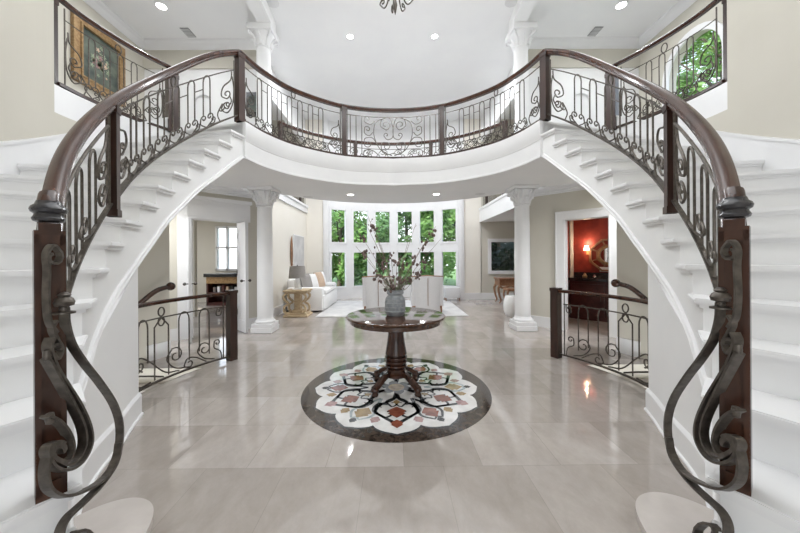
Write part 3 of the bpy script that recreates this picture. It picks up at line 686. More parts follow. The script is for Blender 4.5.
# ------------------------------------------------------------------ ironwork pattern pieces (u along, v up)
def hairpin(u0, w, vb0, vb1, vt):
    r = w / 2; top = [(u0 + r - r * math.cos(PI * i / 8), vt - r + r * 1.5 * math.sin(PI * i / 8)) for i in range(9)]
    return [(u0, vb0)] + top + [(u0 + w, vb1)]
def put(uv, path, off=0.0):
    """map a (u,v) polyline on to a path"""
    out = []
    for i, (u, v) in enumerate(uv):
        p = path.at(u); out.append(Vector((p.x, p.y, p.z + v)))
    return out
def dens(uv, step=.08):
    out = [uv[0]]
    for a, b in zip(uv, uv[1:]):
        n = max(1, int(math.hypot(b[0] - a[0], b[1] - a[1]) / step))
        for i in range(1, n + 1): out.append((a[0] + (b[0] - a[0]) * i / n, a[1] + (b[1] - a[1]) * i / n))
    return out
def ring(c, rx, ry, n=16): return [(c[0] + rx * math.cos(2 * PI * i / n), c[1] + ry * math.sin(2 * PI * i / n)) for i in range(n + 1)]
RAILPROF = [(a_ * .9, b_ * .95) for a_, b_ in [(-.030, -.028), (-.036, -.012), (-.030, -.004), (-.038, .006), (-.036, .022), (-.022, .036), (0, .041), (.022, .036), (.036, .022), (.038, .006), (.030, -.004), (.036, -.012), (.030, -.028)]]
def iron_panel(path, a, b, ht, S, parent, n, scroll_ends=(True, True), style='stair', r=.0075):
    """path carries the shoe height; panel between u=a and u=b, clear height ht"""
    L = b - a
    def add(name, lines, mt=M['iron'], rad=r, ns=6):
        m = MB()
        for ln in lines: m.tube(put(dens(ln), path), rad, ns)
        return mir(m, S).obj(name, mt, parent, True)
    vt = ht - .115                                   # upper bar
    add('upper_bar', [[(a + .02, vt), (b - .02, vt)]], rad=r * .9)
    add('stile', [[(a + .018, 0), (a + .018, ht)]], rad=r * 1.1); add('stile', [[(b - .018, 0), (b - .018, ht)]], rad=r * 1.1)
    add('oval_ring', [ring((a + L * .52, ht - .058), .032, .054)], rad=r * 1.0)
    e0 = .24 if scroll_ends[0] else .06; e1 = .24 if scroll_ends[1] else .06
    pitch = (L - e0 - e1) / n; w = pitch * .44
    for i in range(n):
        u0 = a + e0 + pitch * i + pitch * .1; vb = .17
        add('baluster', [hairpin(u0, w, vb - .02, vb - .04, vt - .012)])
        if i < n - 1: add('link_bar', [[(u0 + w, vt - .13), (u0 + pitch, vt - .13)]], rad=r * .7)
        # pair of C scrolls below the hairpin
        s1 = curl([(u0 + w * .5, .0), (u0 + w * .2, .02), (u0 - .036, .065), (u0 - .034, .115)], (u0 + .004, .112), 1.05, -1)
        s2 = curl([(u0 + w * .5, .0), (u0 + w * .8, .02), (u0 + w + .036, .065), (u0 + w + .034, .115)], (u0 + w - .004, .112), 1.05, 1)
        s3 = curl([(u0 + w, .02), (u0 + w + pitch * .25, .02), (u0 + pitch - .05, .05)], (u0 + pitch - .075, .065), .9, 1)
        add('scroll', [s1, s2, s3], rad=r * .95)
    for k, on in enumerate(scroll_ends):
        sg = 1 if k == 0 else -1; e = a + .035 if k == 0 else b - .035
        if not on:
            continue
        f = lambda p: (e + sg * p[0], p[1])
        A_ = curl([f((.015, .56)), f((.03, .46)), f((.125, .40)), f((.15, .30)), f((.08, .245))], f((.082, .30)), .95, sg * -1)
        B_ = curl([f((.01, .50)), f((-.01, .34)), f((.005, .16)), f((.07, .075)), f((.145, .12))], f((.085, .15)), 1.05, sg * 1)
        C_ = curl([f((.04, .26)), f((.02, .2)), f((.05, .15))], f((.065, .18)), .8, sg * 1)
        add('end_scroll', [A_, B_, C_], rad=r * 1.05)
        add('end_scroll', [curl([f((.17, .0)), f((.2, .10)), f((.14, .20))], f((.155, .15)), .9, sg * 1)], rad=r)
    return

# rail path: (x, y, k) on the nosing scale
RP = [(1.225, 1.085, 3.0), (1.32, 1.18, 3.7), (1.48, 1.34, 4.8), (1.66, 1.56, 6.0), (1.82, 1.83, 7.5), (1.97, 2.15, 9.0), (2.10, 2.46, 10.3), (2.17, 2.76, 11.6), (2.185, 3.08, 13.0), (2.13, 3.42, 14.7), (2.04, 3.66, 16.0), (1.93, 3.86, 17.0)]
kpath = Path(RP, 10)
def railz(u):                                    # nosing line height under the rail
    return zl(min(17.0, kpath.at(u).z))
shoe = Path(RP, 10)
for i, p in enumerate(shoe.p): k_ = p.z; p.z = zl(min(17, max(3, k_))) + .10 + tab([(8, .0), (10, .04), (13, .055), (15, .03), (17, 0)], k_)
top = Path(RP, 10)
U_END = top.L
def smooth(path, n):
    for _ in range(n):
        P = [p.copy() for p in path.p]
        for i in range(1, len(P) - 1): path.p[i] = P[i] * .5 + (P[i - 1] + P[i + 1]) * .25
for i, p in enumerate(top.p):
    k = p.z; base = zl(min(17, max(3, k))); p.z = base + .80 + tab([(3, 0), (8, .0), (11, .03), (13, .085), (14.6, .135), (15.8, .135), (17, .075)], k)
smooth(top, 120); smooth(shoe, 60)
for pth_ in (top, shoe):
    pth_.l = [0]
    for a_, b_ in zip(pth_.p, pth_.p[1:]): pth_.l.append(pth_.l[-1] + math.hypot(b_.x - a_.x, b_.y - a_.y))
    pth_.L = pth_.l[-1]
U_END = top.L; U2 = top.near(1.97, 2.15)
def diamond(cx, cy, hx, ang): 
    return [(cx + hx * math.cos(ang + PI / 2 * i + PI / 4) * 1.414, cy + hx * math.sin(ang + PI / 2 * i + PI / 4) * 1.414) for i in range(4)]
def spost(x, y, z0, z1, h, ang, S, parent, name='post'):
    m = MB(); m.prism(diamond(x, y, h, ang), z0, z1); m.prism(diamond(x, y, h + .006, ang), z0, z0 + .05); m.prism(diamond(x, y, h + .006, ang), z1 - .05, z1)
    # recessed panel line
    return mir(m, S).obj(name, M['post'], parent)
def ori(px, py):                                 # ornament plane beside the newel, right side: picture ray -> place in the plane
    ray = (px - 396.0) / 305.0; Y = .915 / (ray - .2); return (ray * Y, Y, H_CAM - (py - 258) / 305.0 * Y)
ORN = {
 'outer_strap': curl([(724, 305), (723, 322), (717, 342), (704, 362), (690, 380), (676, 402), (670, 425), (673, 452), (685, 474), (705, 487), (726, 493), (741, 486), (745, 470), (742, 452), (736, 444)], (732, 449), .35, -1),
 'foot_strap': curl([(671, 440), (675, 460), (690, 482), (708, 500), (723, 514), (730, 528), (729, 541), (720, 549)], (711, 537), 1.25, 1, rend=.3),
 'inner_strap': curl([(738, 335), (741, 345), (735, 364), (724, 382), (711, 403), (702, 424), (701, 442), (710, 459), (724, 467), (738, 463), (744, 450)], (735, 447), .45, -1, rend=.6),
 'inner_strap_b': curl([(743, 356), (731, 378), (717, 404), (708, 425), (707, 442), (714, 456), (725, 462), (737, 457)], (731, 446), .5, -1, rend=.5),
 'crook_strap': curl([(744, 413), (733, 418), (723, 430), (719, 445), (724, 458), (733, 457)], (732, 447), .9, -1, rend=.3),
 'leaf_strap': curl([(733, 330), (740, 318), (742, 295), (741, 268), (742, 252), (736, 243), (729, 250)], (736, 255), .8, -1, rend=.4),
 's_scroll': curl([(733, 318), (737, 326), (733, 336), (728, 346), (732, 356), (738, 350)], (733, 346), .7, -1, rend=.4),
}
def stair_balustrade(S):
    t = thing('stair_balustrade', 'iron scroll balustrade with heavy mahogany handrail on the %s staircase' % SIDE[S], 'balustrade', (S * 1.19, 1.05, .5), group='curved stair balustrades')
    pts = [p.copy() for p in top.p]; pts[0].z -= .0
    mir(MB().sweep([p for p in pts], RAILPROF), S).obj('handrail', M['wood'], t, True)
    m = MB(); m.sweep([p - Vector((0, 0, .030)) for p in pts], [(-.016, -.006), (-.016, .006), (.016, .006), (.016, -.006)]); mir(m, S).obj('rail_plate', M['iron'], t)
    # newel
    ang = math.radians(38); nx, ny = 1.185, 1.055
    m = MB(); h = .036
    m.prism(diamond(nx, ny, h, ang), .50, 1.40); m.prism(diamond(nx, ny, h - .01, ang), 1.40, 1.425)
    nw = mir(m, S).obj('newel_post', M['wood'], t)
    # raised frame on the face (recess effect) facing the camera-side
    fdir = Vector((math.cos(ang + PI), math.sin(ang + PI), 0)); sdir = Vector((-fdir.y, fdir.x, 0)); c = Vector((nx, ny, 0)) + fdir * (h + .003)
    fm = MB()
    def fbar(s0, s1, z0, z1):
        a = c + sdir * s0; b = c + sdir * s1; d = fdir * .006
        fm.prism([(a.x, a.y), (b.x, b.y), (b.x + d.x, b.y + d.y), (a.x + d.x, a.y + d.y)], z0, z1)
    fbar(-.034, -.021, .52, 1.385); fbar(.021, .034, .52, 1.385); fbar(-.034, .034, 1.35, 1.385); fbar(-.034, .034, .52, .56)
    mir(fm, S).obj('newel_panel', M['wood'], nw)
    mir(MB().lathe([(.030, 1.43), (.038, 1.434), (.041, 1.443), (.036, 1.452), (.035, 1.458), (.043, 1.464), (.046, 1.474), (.042, 1.484), (.034, 1.49), (.030, 1.502)], (nx, ny, 0), 32), S).obj('collar', M['black'], t, True)
    # neck joining the collar and the rail
    p0 = top.at(.10)
    mir(MB().tube([(nx, ny, 1.485), (nx + .005, ny + .005, 1.50), (nx + .02, ny + .022, 1.525)], .029, 14), S).obj('rail_neck', M['wood'], t, True)
    # shoe rail (iron, flat) from the finial up to the landing
    uF = shoe.near(1.62, 1.50)
    m = MB(); m.sweep(shoe.seg(uF, U2 - .03), [(-.013, -.006), (-.013, .006), (.013, .006), (.013, -.006)]); mir(m, S).obj('shoe_rail', M['iron'], t)
    m = MB(); m.sweep(shoe.seg(U2 + .03, U_END), [(-.02, -.010), (-.02, .008), (.02, .008), (.02, -.010)]); mir(m, S).obj('shoe_rail', M['post'] if False else M['iron'], t)
    # lower continuation of the shoe to the newel finial
    a = shoe.at(uF); fx = ori(724, 303)
    m = MB(); m.sweep(catmull([a, a.lerp(Vector(fx), .5) + Vector((0, 0, .0)), Vector(fx)], 6), [(-.012, -.005), (-.012, .005), (.012, .005), (.012, -.005)]); mir(m, S).obj('shoe_rail', M['iron'], t)
    mir(MB().lathe([(.006, -.03), (.028, -.028), (.028, -.022), (.012, -.018), (.012, -.004), (.024, 0), (.027, .012), (.022, .024), (.014, .03), (.018, .036), (.008, .045), (.001, .047)], fx, 20), S).obj('finial', M['iron'], t, True)
    W = Vector((.98, -.2, 0))
    for nm, uv in ORN.items():
        P = [Vector(ori(*q)) for q in uv]
        Ps = catmull(P, 2) if len(P) < 30 else P
        m = MB(); hw = .014 if nm not in ('leaf_strap', 's_scroll') else .009; th = .0042
        m.sweep(Ps, [(-hw, -th), (-hw, th), (hw, th), (hw, -th)], fixed=W)
        mir(m, S).obj('ornamental_strap', M['iron'], t, False)
    for q in ((738, 447), (739, 415), (741, 352)): 
        c_ = Vector(ori(*q)); mir(MB().lathe([(.001, -.02), (.010, -.016), (.012, 0), (.010, .016), (.001, .02)], c_, 12), S).obj('rivet', M['iron'], t, True)
    # intermediate post and landing post
    p = top.at(U2); tg = top.tan(U2); an = math.atan2(tg.y, tg.x)
    spost(p.x, p.y, 1.602, p.z - .025, .030, an, S, t)
    p = top.at(U_END); tg = top.tan(U_END - .05); an = math.atan2(tg.y, tg.x)
    spost(p.x, p.y, FLOOR2 - .0, p.z - .02, .042, an, S, t)
    # upper panel
    iron_panel(shoe, U2 + .05, U_END - .05, .69, S, t, 6)
    # lower panel: post to newel
    r = .0075; ht = .67
    def add(name, lines, rad=r):
        m = MB()
        for ln in lines: m.tube(put(dens(ln), shoe), rad, 6)
        mir(m, S).obj(name, M['iron'], t, True)
    a0, b0 = uF - .28, U2 - .05; LL = b0 - a0
    add('upper_bar', [[(a0 - .12, ht - .17), (b0 - .01, ht - .12)]], rad=.009)
    add('stile', [[(b0, 0), (b0, ht)]])
    e = b0 - .03
    A_ = curl([(e - .0, .55), (e - .03, .44), (e - .12, .38), (e - .13, .28), (e - .06, .24)], (e - .07, .30), .95, 1)
    B_ = curl([(e, .48), (e + .0, .30), (e - .02, .14), (e - .08, .07), (e - .13, .13)], (e - .075, .155), 1.05, -1)
    add('end_scroll', [A_, B_], rad=.009)
    for i in range(3):
        u0 = e - .27 - i * .20
        add('baluster', [hairpin(u0, .09, .02, .02, ht - .19)])
    add('scroll', [curl([(e - .16, .0), (e - .30, .03), (e - .42, .12), (e - .34, .17)], (e - .35, .12), .9, -1), curl([(e - .40, .0), (e - .52, .03), (e - .60, .13), (e - .53, .16)], (e - .54, .115), .9, -1)])
stair_balustrade(-1); stair_balustrade(1)

# balcony balustrade -------------------------------------------------
BP = [(-1.93, 3.86), (-1.80, 4.28), (-1.50, 4.76), (-.84, 5.23), (0, 5.385), (.84, 5.23), (1.50, 4.76), (1.80, 4.28), (1.93, 3.86)]
bshoe = Path([(x, y, FLOOR2 + .062) for x, y in BP], 10); btop = Path([(x, y, FLOOR2 + .875) for x, y in BP], 10)
t = thing('balcony_balustrade', 'curved iron scroll balustrade with brown handrail across the balcony', 'balustrade', (0, 5.385, FLOOR2))
MB().sweep(btop.p, RAILPROF).obj('handrail', M['wood'], t, True)
MB().sweep([p - Vector((0, 0, .02)) for p in bshoe.p], [(-.022, -.02), (-.022, .014), (.022, .014), (.022, -.02)]).obj('shoe_rail', M['post'], t)
uA = bshoe.near(-.84, 5.23); uB = bshoe.near(.84, 5.23)
for uu in (uA, uB):
    p = btop.at(uu); tg = btop.tan(uu); spost(p.x, p.y, FLOOR2, p.z - .02, .036, math.atan2(tg.y, tg.x), 1, t)
iron_panel(bshoe, .06, uA - .045, .80, 1, t, 7, r=.0074); iron_panel(bshoe, uB + .045, bshoe.L - .06, .80, 1, t, 7, r=.0074)
def addb(name, lines, path=bshoe, parent=t, rad=.0074, mt=None):
    m = MB()
    for ln in lines: m.tube(put(dens(ln), path), rad, 6)
    m.obj(name, mt or M['iron'], parent, True)
uc = (uA + uB) / 2; a, b = uA + .045, uB - .045
addb('upper_bar', [[(a, .69), (b, .69)]]); addb('stile', [[(a + .01, 0), (a + .01, .80)]]); addb('stile', [[(b - .01, 0), (b - .01, .80)]])
for sg in (1, -1):
    f = lambda p: (uc + sg * p[0], p[1])
    for d in (.50, .60, .70): addb('baluster', [[f((d + .05, .02)), f((d + .05, .69))]])
    addb('scroll', [curl([f((.0, .52)), f((.06, .68)), f((.19, .66)), f((.22, .54)), f((.12, .47))], f((.13, .56)), 1.0, -sg)])
    addb('scroll', [curl([f((.0, .06)), f((.10, .04)), f((.20, .12)), f((.20, .24)), f((.10, .25))], f((.12, .18)), 1.0, sg)])
    addb('scroll', [curl([f((.0, .52)), f((.0, .40)), f((.02, .33)), f((.10, .30)), f((.16, .36))], f((.12, .38)), .9, sg)])
    addb('scroll', [curl([f((.12, .69)), f((.30, .60)), f((.34, .42)), f((.30, .25)), f((.20, .10)), f((.03, .02))], f((.03, .03)), .3, -sg)])
    addb('scroll', [curl([f((.32, .62)), f((.40, .56)), f((.50, .60)), f((.50, .67))], f((.45, .65)), .8, sg)])
    addb('scroll', [curl([f((.36, .42)), f((.42, .36)), f((.50, .40)), f((.50, .50))], f((.45, .47)), .9, sg), curl([f((.30, .25)), f((.38, .33)), f((.50, .30)), f((.50, .18))], f((.44, .22)), .9, -sg), curl([f((.25, .02)), f((.36, .10)), f((.50, .10)), f((.52, .02))], f((.47, .05)), .7, -sg)])
# far balustrade along the back of the upper landing
t = thing('landing_balustrade', 'far dark balustrade seen through the balcony ironwork, overlooking the windows', 'balustrade', (0, 6.9, FLOOR2))
FP = arcpts(0, 4.3, 2.66, 145, 35, 16)
fsh = Path([(x, y, FLOOR2 + .05) for x, y in FP], 2)
MB().sweep([p + Vector((0, 0, .82)) for p in fsh.p], RAILPROF).obj('handrail', M['wood'], t, True)
MB().sweep(fsh.p, [(-.015, -.015), (-.015, .01), (.015, .01), (.015, -.015)]).obj('shoe_rail', M['post'], t)
for uu in (fsh.L / 2 - .86, fsh.L / 2 + .86, .04, fsh.L - .04):
    p = fsh.at(uu); tg = fsh.tan(uu); spost(p.x, p.y, FLOOR2, FLOOR2 + .85, .035, math.atan2(tg.y, tg.x), 1, t)
addb('upper_bar', [[(.05, .70), (fsh.L - .05, .70)]], fsh, t)
nh = 26
for i in range(nh):
    u0 = .12 + i * (fsh.L - .24) / nh
    if abs(u0 + .04 - fsh.L / 2) > .08: addb('baluster', [hairpin(u0, .07, .0, .0, .56)], fsh, t)
for i in range(14):
    u0 = .2 + i * (fsh.L - .4) / 14; f = 1 if i < 7 else -1
    addb('scroll', [curl([(u0, .60), (u0 + .08, .68), (u0 + .18, .67), (u0 + .2, .60)], (u0 + .16, .62), .9, -1), curl([(u0 + .05, .60), (u0 + .1, .58), (u0 + .14, .62)], (u0 + .11, .63), .8, 1)], fsh, t)

# guards on the outer side of the landings
for S in (1, -1):
    GP = [(3.36, 3.04), (3.36, 3.3), (3.30, 3.6), (3.20, 3.9), (3.06, 4.18)]
    gsh = Path([(x - .03, y, FLOOR2 + .05) for x, y in GP], 8)
    t = thing('hall_balustrade', 'short iron balustrade guarding the %s upper hall beside the %s' % (SIDE[S], 'painting' if S < 0 else 'arched window'), 'balustrade', (S * 3.33, 3.04, FLOOR2), group='upper hall balustrades')
    mir(MB().sweep([p + Vector((0, 0, .84)) for p in gsh.p], [(a * .75, b_ * .75) for a, b_ in RAILPROF]), S).obj('handrail', M['wood'], t, True)
    mir(MB().sweep([p - Vector((0, 0, .02)) for p in gsh.p], [(-.03, -.02), (-.03, .012), (.03, .012), (.03, -.02)]), S).obj('shoe_rail', M['post'], t)
    spost(3.03, 4.20, FLOOR2, FLOOR2 + .80, .06, .6, S, t, 'end_post'); 
    mir(MB().lathe([(.05, .80), (.075, .81), (.08, .83), (.06, .86), (.02, .875), (.001, .878)], (3.03, 4.20, FLOOR2), 20), S).obj('post_cap', M['post'], t, True)
    spost(3.345, 3.035, FLOOR2, FLOOR2 + .86, .018, 0, S, t, 'wall_post')
    iron_panel(gsh, .06, gsh.L - .08, .78, S, t, 4, r=.0062)
# lower guards around the basement stair wells
for S in (1, -1):
    LP = [(2.13, 3.92), (2.27, 3.70), (2.39, 3.40), (2.455, 3.05), (2.41, 2.75), (2.20, 2.52)]
    lsh = Path([(x - .03, y, .06) for x, y in LP], 8)
    t = thing('stairwell_balustrade', 'low iron balustrade around the basement stairwell under the %s staircase' % SIDE[S], 'balustrade', (S * 2.12, 3.94, 0), group='basement stairwell balustrades')
    mir(MB().sweep([p + Vector((0, 0, .80)) for p in lsh.p], [(a * .8, b_ * .6) for a, b_ in RAILPROF]), S).obj('handrail', M['wood'], t, True)
    mir(MB().sweep([p - Vector((0, 0, .0)) for p in lsh.p], [(-.012, -.012), (-.012, .006), (.012, .006), (.012, -.012)]), S).obj('shoe_rail', M['iron'], t)
    m = MB(); m.prism(diamond(2.10, 3.95, .048, .5), 0, .88); m.prism(diamond(2.10, 3.95, .054, .5), .86, .90); mir(m, S).obj('newel_post', M['post'], t)
    def addl(name, lines, rad=.0075):
        m = MB()
        for ln in lines: m.tube(put(dens(ln), lsh), rad, 6)
        mir(m, S).obj(name, M['iron'], t, True)
    addl('upper_bar', [[(.08, .64), (lsh.L, .64)]]); addl('stile', [[(.09, 0), (.09, .78)]]); 
    addl('end_scroll', [curl([(.11, .0), (.13, .1), (.2, .15), (.2, .23)], (.165, .21), 1, 1)]); addl('end_scroll', [curl([(.11, .64), (.12, .55), (.17, .55), (.17, .60)], (.145, .60), .8, 1)])
    for i, u0 in enumerate((.26, .50, .98, 1.24)):
        addl('baluster', [hairpin(u0, .12, .10 if i < 2 else .22, .16, .625)])
    addl('oval_ring', [ring((.82, .70), .035, .045), ring((.82, .60), .035, .045)])
    addl('baluster', [[(.74, .02), (.74, .55), (.82, .64)], [(.90, .02), (.90, .55), (.82, .64)]])
    addl('scroll', [curl([(.20, .02), (.32, .06), (.40, .16), (.36, .24)], (.32, .17), 1.1, 1), curl([(.30, .02), (.42, .10), (.52, .12), (.56, .05)], (.50, .06), .9, -1)])
    addl('scroll', [curl([(.50, .02), (.66, .06), (.76, .18), (.70, .28)], (.66, .20), 1.1, 1), curl([(.62, .02), (.78, .06), (.95, .22), (1.08, .30), (1.14, .22)], (1.08, .22), 1.1, -1)])
    addl('scroll', [curl([(.80, .02), (1.0, .10), (1.15, .14), (1.3, .06)], (1.24, .08), 1.0, -1), curl([(1.05, .16), (1.20, .26), (1.34, .22), (1.34, .14)], (1.28, .17), 1.0, -1), curl([(.95, .02), (1.1, .03), (1.3, .20), (1.46, .28)], (1.44, .22), 1.0, -1)], .009)
    addl('baluster', [hairpin(1.50, .12, .05, .05, .625)])
    # basement stair, wall rail
    st = thing('basement_stairs', 'carpeted stairs dropping out of sight behind the %s low balustrade' % SIDE[S], 'stairs', (S * 2.7, 3.8, -1), group='basement stairs')
    cx, cy = 0, 3.15
    for k in range(9):
        a0 = math.radians(12.5 - k * 6.5); a1 = math.radians(12.5 - (k + 1) * 6.5); zt = -.178 * (k + 1)
        poly = [(cx + r_ * math.cos(a_), cy + r_ * math.sin(a_)) for r_, a_ in ((2.22, a0), (3.15, a0), (3.15, a1), (2.22, a1))]
        mir(MB().prism(poly, zt - .18, zt), S).obj('step', M['stonestep'], st)
    mir(shell([(cx + 2.19 * math.cos(math.radians(a_)), cy + 2.19 * math.sin(math.radians(a_))) for a_ in range(-38, 12, 4)], -2.8, -.02, .02), S).obj('wall_stairwell_' + SIDE[S], M['cream']).__setitem__('kind', 'structure')
    struct(mir(MB().box(2.05, 3.3, 3.662, 3.72, -2.8, -.002), S).obj('wall_stairwell_end_' + SIDE[S], M['cream']))
    wr = thing('wall_handrail', 'round-ended wooden wall handrail going down behind the %s low balustrade' % SIDE[S], 'handrail', (S * 2.95, 3.9, .9), group='basement wall handrails')
    wp = [Vector((2.97, 4.02, .94)), Vector((3.02, 3.88, .90)), Vector((3.07, 3.68, .76)), Vector((3.12, 3.3, .50)), Vector((3.12, 2.9, .24))]
    mir(MB().tube(catmull(wp, 6), .03, 12), S).obj('rail', M['wood'], wr, True)
    mir(MB().sphere((2.955, 4.05, .945), .055, n=12), S).obj('rail_end', M['wood'], wr, True)
    mir(MB().tube([(3.08, 3.66, .75), (3.14, 3.67, .69), (3.22, 3.68, .69)], .01, 8), S).obj('bracket', M['iron'], wr)

# ------------------------------------------------------------------ floor medallion
MC = (0.015, 3.06); MR = .915
t = thing('floor_medallion', 'round inlaid marble medallion with petals and scrolls under the centre table', 'floor inlay', (MC[0], MC[1], 0))
def disc(pts, z, name, mt, parent=t): 
    m = MB(); m.prism([(MC[0] + x, MC[1] + y) for x, y in pts], .0002 if z < .002 else .0005, z); return m.obj(name, mt, parent)
circ = lambda r, n=96: [(r * math.cos(2 * PI * i / n), r * math.sin(2 * PI * i / n)) for i in range(n)]
disc(circ(MR, 128), .0020, 'border_ring', M['m_brown'])
def lobed(r0, r1, n=12, ph=0.0, pw=.5):
    out = []
    for i in range(n * 16):
        a = 2 * PI * i / (n * 16); s_ = abs(((a - ph) / (2 * PI / n)) % 1 - .5) * 2     # 1 at lobe tip -> ogee
        tt = 1 - s_; sh = math.sin(PI / 2 * min(1, (1 - tt) ** .6 if False else 1)) 
        f = (1 - abs(2 * (((a - ph) / (2 * PI / n)) % 1) - 1))                        # 0 valley .. 1 tip
        v = math.sin(f * PI / 2) ** .7 * .86 + .14 * max(0, (f - .8) / .2)
        r = r0 + (r1 - r0) * v; out.append((r * math.cos(a), r * math.sin(a)))
    return out
PH = PI / 2 - PI / 12
disc(lobed(.735, .835, 12, PH), .0025, 'petal_outline', M['m_dark'])
disc(lobed(.715, .812, 12, PH), .0030, 'petal_field', M['m_white'])
def rotp(p, a): return (p[0] * math.cos(a) - p[1] * math.sin(a), p[0] * math.sin(a) + p[1] * math.cos(a))
def ribbon(line, w0, w1, a, z=.0036):
    """flat tapered ribbon from a (r,s) polyline; r outwards"""
    pts = catmull([(p[0], p[1], 0) for p in line], 6) if len(line) < 12 else [Vector((p[0], p[1], 0)) for p in line]
    L, R_ = [], []
    for i, p in enumerate(pts):
        d = (pts[min(i + 1, len(pts) - 1)] - pts[max(i - 1, 0)]).normalized(); n_ = Vector((-d.y, d.x, 0)); w_ = w0 + (w1 - w0) * i / (len(pts) - 1)
        L.append(p + n_ * w_); R_.append(p - n_ * w_)
    m = MB(); m.grid([[(MC[0] + rotp((q.x, q.y), a)[0], MC[1] + rotp((q.x, q.y), a)[1], z) for q in row] for row in (L, R_)]); return m
def palm(r, s_, sc_, a, base=0.0):
    pts = [(-.05, 0), (-.02, .035), (.0, .055), (.02, .04), (.03, .052), (.05, .03), (.08, 0), (.05, -.03), (.03, -.052), (.02, -.04), (0, -.055), (-.02, -.035)]
    return [rotp((r + (p[0] * math.cos(base) - p[1] * math.sin(base)) * sc_, s_ + (p[0] * math.sin(base) + p[1] * math.cos(base)) * sc_), a) for p in pts]
for k in range(6):
    a = -PI / 2 + k * PI / 3
    for sg in (1, -1):
        for ln, w0, w1, mt in (
            (curl([(.12, 0), (.26, sg * .03), (.36, sg * .14), (.48, sg * .18), (.58, sg * .10)], (.50, sg * .09), .45, -sg), .021, .009, 'm_dark'),
            (curl([(.66, sg * .02), (.56, sg * .12), (.46, sg * .20), (.34, sg * .16), (.36, sg * .08)], (.40, sg * .12), .5, -sg), .018, .007, 'm_dark'),
            (curl([(.22, 0), (.30, sg * .09), (.40, sg * .045)], (.345, sg * .04), .6, -sg), .014, .006, 'm_dark')):
            ribbon(ln, w0, w1, a).obj('scroll_inlay', M[mt], t)
        disc(palm(.60, sg * .17, .8, a, sg * .5), .0040, 'leaf_inlay', M['m_gold' if k % 2 else 'm_rose'])
    disc(palm(.47, 0, 1.45, a), .0040, 'palmette', M['m_rust']); disc(palm(.66, 0, .95, a), .0040, 'palmette', M['m_rust' if k % 3 == 0 else 'm_rose'])
    disc(palm(.32, 0, .6, a, PI), .0040, 'palmette', M['m_gold'])
    a2 = a + PI / 6
    for sg in (1, -1):
        ribbon(curl([(.28, 0), (.44, sg * .06), (.58, sg * .10), (.68, sg * .04)], (.62, sg * .04), .5, -sg), .017, .007, a2).obj('scroll_inlay', M['m_grey' if k % 2 else 'm_dark'], t)
    disc(palm(.55, 0, 1.4, a2), .0041, 'palmette', M['m_gold' if k % 2 else 'm_rust']); disc(palm(.70, 0, .6, a2), .0041, 'palmette', M['m_dark'])
disc([(p[0], p[1]) for p in lobed(.10, .16, 6, PH)], .0042, 'centre_rosette', M['m_dark']); disc(circ(.08, 32), .0046, 'centre_disc', M['m_gold'])

# ------------------------------------------------------------------ centre table
TX, TY, TZ = .015, 3.06, .735
t = thing('pedestal_table', 'round polished mahogany pedestal table standing on the medallion', 'table', (TX, TY, .005))
MB().lathe([(.44, -.075), (.455, -.07), (.455, -.035), (.47, -.032), (.488, -.026), (.493, -.015), (.488, -.004), (.478, 0.0), (.0001, .0)], (TX, TY, TZ), 96).obj('tabletop', M['top'], t, True)
MB().lathe([(.16, .66), (.12, .65), (.088, .63), (.082, .60), (.078, .54), (.088, .46), (.102, .38), (.108, .345), (.092, .335), (.092, .328), (.108, .322), (.112, .312), (.108, .302), (.092, .296), (.092, .288), (.108, .282), (.112, .272), (.108, .262), (.092, .256), (.090, .245), (.105, .24), (.108, .23), (.10, .222), (.088, .20), (.10, .175), (.118, .16), (.118, .13), (.09, .12)], (TX, TY, 0), 40).obj('pedestal', M['wood'], t, True)
for k in range(4):
    a = PI / 4 + k * PI / 2
    pts = [Vector((TX + r * math.cos(a), TY + r * math.sin(a), z)) for r, z in ((.04, .155), (.12, .165), (.19, .135), (.25, .095), (.30, .075))]
    m = MB(); m.sweep(catmull(pts, 5), [(-.027, -.022), (-.027, .014), (-.018, .022), (.018, .022), (.027, .014), (.027, -.022)])
    lg = m.obj('leg', M['wood'], t, False)
    c = (TX + .285 * math.cos(a), TY + .285 * math.sin(a), 0)
    MB().lathe([(.018, .004), (.030, .008), (.034, .02), (.026, .034), (.022, .04), (.034, .046), (.040, .062), (.034, .08), (.02, .09)], c, 20).obj('turned_foot', M['wood'], lg, True)

# vase and branches
VX, VY = .01, 3.02
v = thing('vase', 'grey ribbed stoneware jar on the centre table', 'vase', (VX, VY, TZ))
pr = [(.0001, .0), (.078, .0), (.088, .008), (.098, .04), (.102, .09), (.100, .14), (.094, .170), (.078, .190), (.070, .20), (.070, .205), (.082, .212), (.084, .225), (.080, .238), (.084, .246), (.082, .252), (.072, .250), (.066, .235), (.064, .20), (.075, .17), (.08, .05), (.0001, .03)]
for zz in (.05, .075, .10, .125): pass
MB().lathe(pr, (VX, VY, TZ), 48).obj('jar', M['vase'], v, True)
m = MB()
for zz in (.045, .085, .125, .160): m.lathe([(.098 if zz < .15 else .092, zz - .006), (.106 if zz < .15 else .099, zz), (.098 if zz < .15 else .090, zz + .006)], (VX, VY, TZ), 48)
m.obj('rib_band', M['vase'], v, True)
t = thing('dried_flower_arrangement', 'tall dried branches and mauve seed heads spreading from the grey jar', 'flowers', (VX, VY, TZ + .1), group=None)
rnd = random.Random(5)
